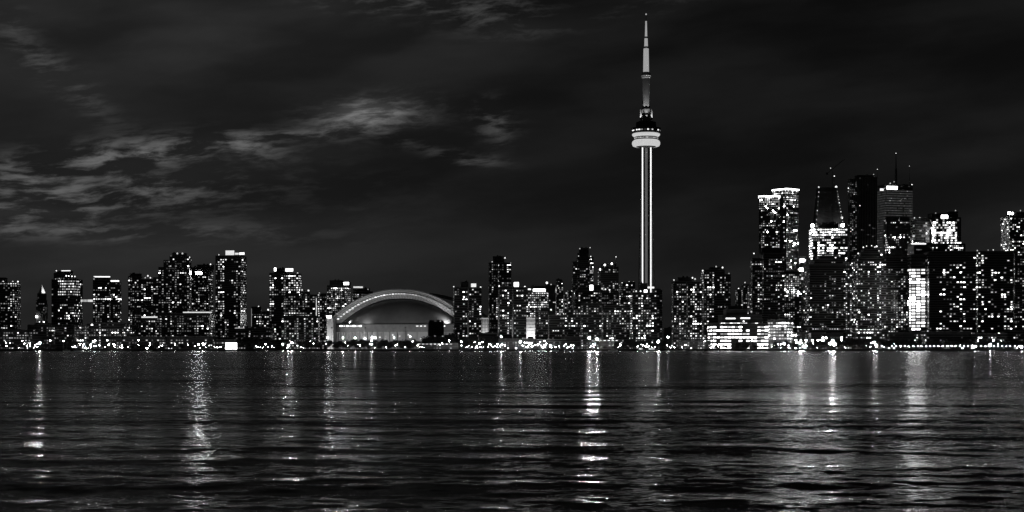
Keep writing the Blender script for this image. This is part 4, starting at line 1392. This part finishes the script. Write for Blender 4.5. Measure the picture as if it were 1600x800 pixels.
for i, (px, py, r, lb) in enumerate(fm):
    D = 1942.0 if 500 < px < 650 else 1926.0
    z = wz(py, D)
    o = thing('flood_lamp', lb, 'flood lamp', (wx(px, D), D, GZ), 0, 'large flood lamps on the shore')
    MB().bar((0, .6, 0), (0, .6, z - GZ), .22, 6, .12).obj('pole', M['metal'], o)
    MB().box(-r * .6, r * .6, .3, .9, z - GZ - r * .4, z - GZ + r * .5).obj('housing', M['metal'], o)
    ln = MB()
    ln.v = [(r * .6 * math.cos(a * math.pi / 5), 0, r * .6 * math.sin(a * math.pi / 5)) for a in range(10)]
    ln.f = [tuple(range(10))]
    ln.mi = [0]
    inst('lens', ln.mesh('lens', FLOODS[2 if round(px) in (62, 921, 1255, 1301, 1523, 1547, 1596) else 1 if round(px) in (310, 317, 933, 451, 450, 456, 442, 512, 536, 555, 581, 783, 813, 1029, 1225, 1250, 1297, 1366, 1304, 1370, 170, 860) else 0]), o, (0, .27, z - GZ))
    sh = MB()
    for q in range(10):
        a0, a1 = q * math.pi / 5, (q + 1) * math.pi / 5
        i0 = len(sh.v)
        sh.v += [(r * .62 * math.cos(a), yy, r * .62 * math.sin(a)) for yy in (-.25, .3) for a in (a0, a1)]
        sh.f.append((i0, i0 + 1, i0 + 3, i0 + 2))
        sh.mi.append(0)
    sh.obj('lamp_hood', M['black'], o).location = (0, 0, z - GZ)

# two moored tour boats with lit cabins
for px, L, lb in ((1001.5, 9, 'small moored boat with a lit cabin near the needle, left one'), (1019, 15, 'longer moored boat with a lit canopy and mast, right one')):
    D = SHORE - 8
    o = thing('moored_boat', lb, 'boat', (wx(px, D), D, 0), .06, 'boats moored at the quay')
    h = MB()
    st = [(-.5, .7, .9), (-.45, 1, 1), (.2, 1, 1), (.4, .6, 1.15), (.5, .05, 1.4)]
    bw_ = L * .16
    for u, wdt, hh in st:
        h.v += [(u * L, -bw_ * wdt, hh * 1.4), (u * L, -bw_ * wdt * .6, -.4), (u * L, bw_ * wdt * .6, -.4), (u * L, bw_ * wdt, hh * 1.4)]
    for i in range(4):
        a = i * 4
        for k_ in range(3):
            h.f.append((a + k_, a + k_ + 1, a + 5 + k_, a + 4 + k_))
        h.f.append((a + 3, a, a + 4, a + 7))
    h.f += [(0, 1, 2, 3)]
    h.mi = [0] * len(h.f)
    h.obj('hull', M['hull'], o)
    MB().box(-L * .3, L * .2, -bw_ * .7, bw_ * .7, 1.4, 3.4).obj('cabin', M['hull'], o)
    MB().box(-L * .34, L * .24, -bw_ * .85, bw_ * .85, 3.4, 3.6).obj('canopy', M['shell'], o)
    for i in range(4):
        inst('window', PANE[3], o, (-L * .24 + i * L * .125, -bw_ * .7 - .02, 2.5), 0, (L * .1, 1, 1.1))
    MB().bar((0, 0, 3.5), (0, 0, 3.6 + L * .45), .09, 5).obj('mast', M['metal'], o)
    MB().lathe([(.1, 3.5 + L * .45), (.4, 3.9 + L * .45), (.1, 4.3 + L * .45)], 6).obj('masthead_light', GL[4], o)
# small sailing boats along the quay, dark hulls and bare masts
where = [(1046, 'left of the terminal hall'), (1057, 'before the banded tower'), (1069, 'before the terminal hall, left one'), (1080, 'before the terminal hall, middle one'), (1093, 'before the terminal hall, right one'),
         (104, 'below the sky bridge'), (121, 'right of the one below the sky bridge'), (846, 'before the stadium end wall'), (868, 'before the two-part small tower'), (958, 'beneath the flat pier hall'), (1236, 'before the right wing of the office'), (232, 'below the pale gabled hall')]
for px, wl in where:
    L = rt.uniform(8, 12)
    o = thing('sailing_boat', 'small dark sailing boat with bare mast moored ' + wl, 'boat', (wx(px, SHORE - 6), SHORE - 6 - rt.uniform(0, 4), 0), rt.uniform(-.3, .3), 'boats moored at the quay')
    h = MB()
    for u, wdt, hh in [(-.5, .6, 1.0), (-.2, 1, .9), (.2, .9, 1), (.5, .06, 1.3)]:
        h.v += [(u * L, -1.5 * wdt, hh), (u * L, -.6 * wdt, -.4), (u * L, .6 * wdt, -.4), (u * L, 1.5 * wdt, hh)]
    for i in range(3):
        for k_ in range(3):
            h.f.append((i * 4 + k_, i * 4 + k_ + 1, i * 4 + 5 + k_, i * 4 + 4 + k_))
        h.f.append((i * 4 + 3, i * 4, i * 4 + 4, i * 4 + 7))
    h.f.append((0, 1, 2, 3))
    h.mi = [0] * len(h.f)
    h.obj('hull', M['hull'], o)
    MB().box(-L * .2, L * .15, -.8, .8, .9, 1.6).obj('cabin', M['hull'], o)
    MB().bar((L * .05, 0, 1), (L * .05, 0, L * 1.25), .08, 5, .05).obj('mast', M['hull'], o)
    MB().bar((L * .05, 0, 2.2), (-L * .38, 0, 2.3), .1, 5).obj('boom', M['hull'], o)
print('windows', NWIN, 'objects', len(bpy.data.objects))
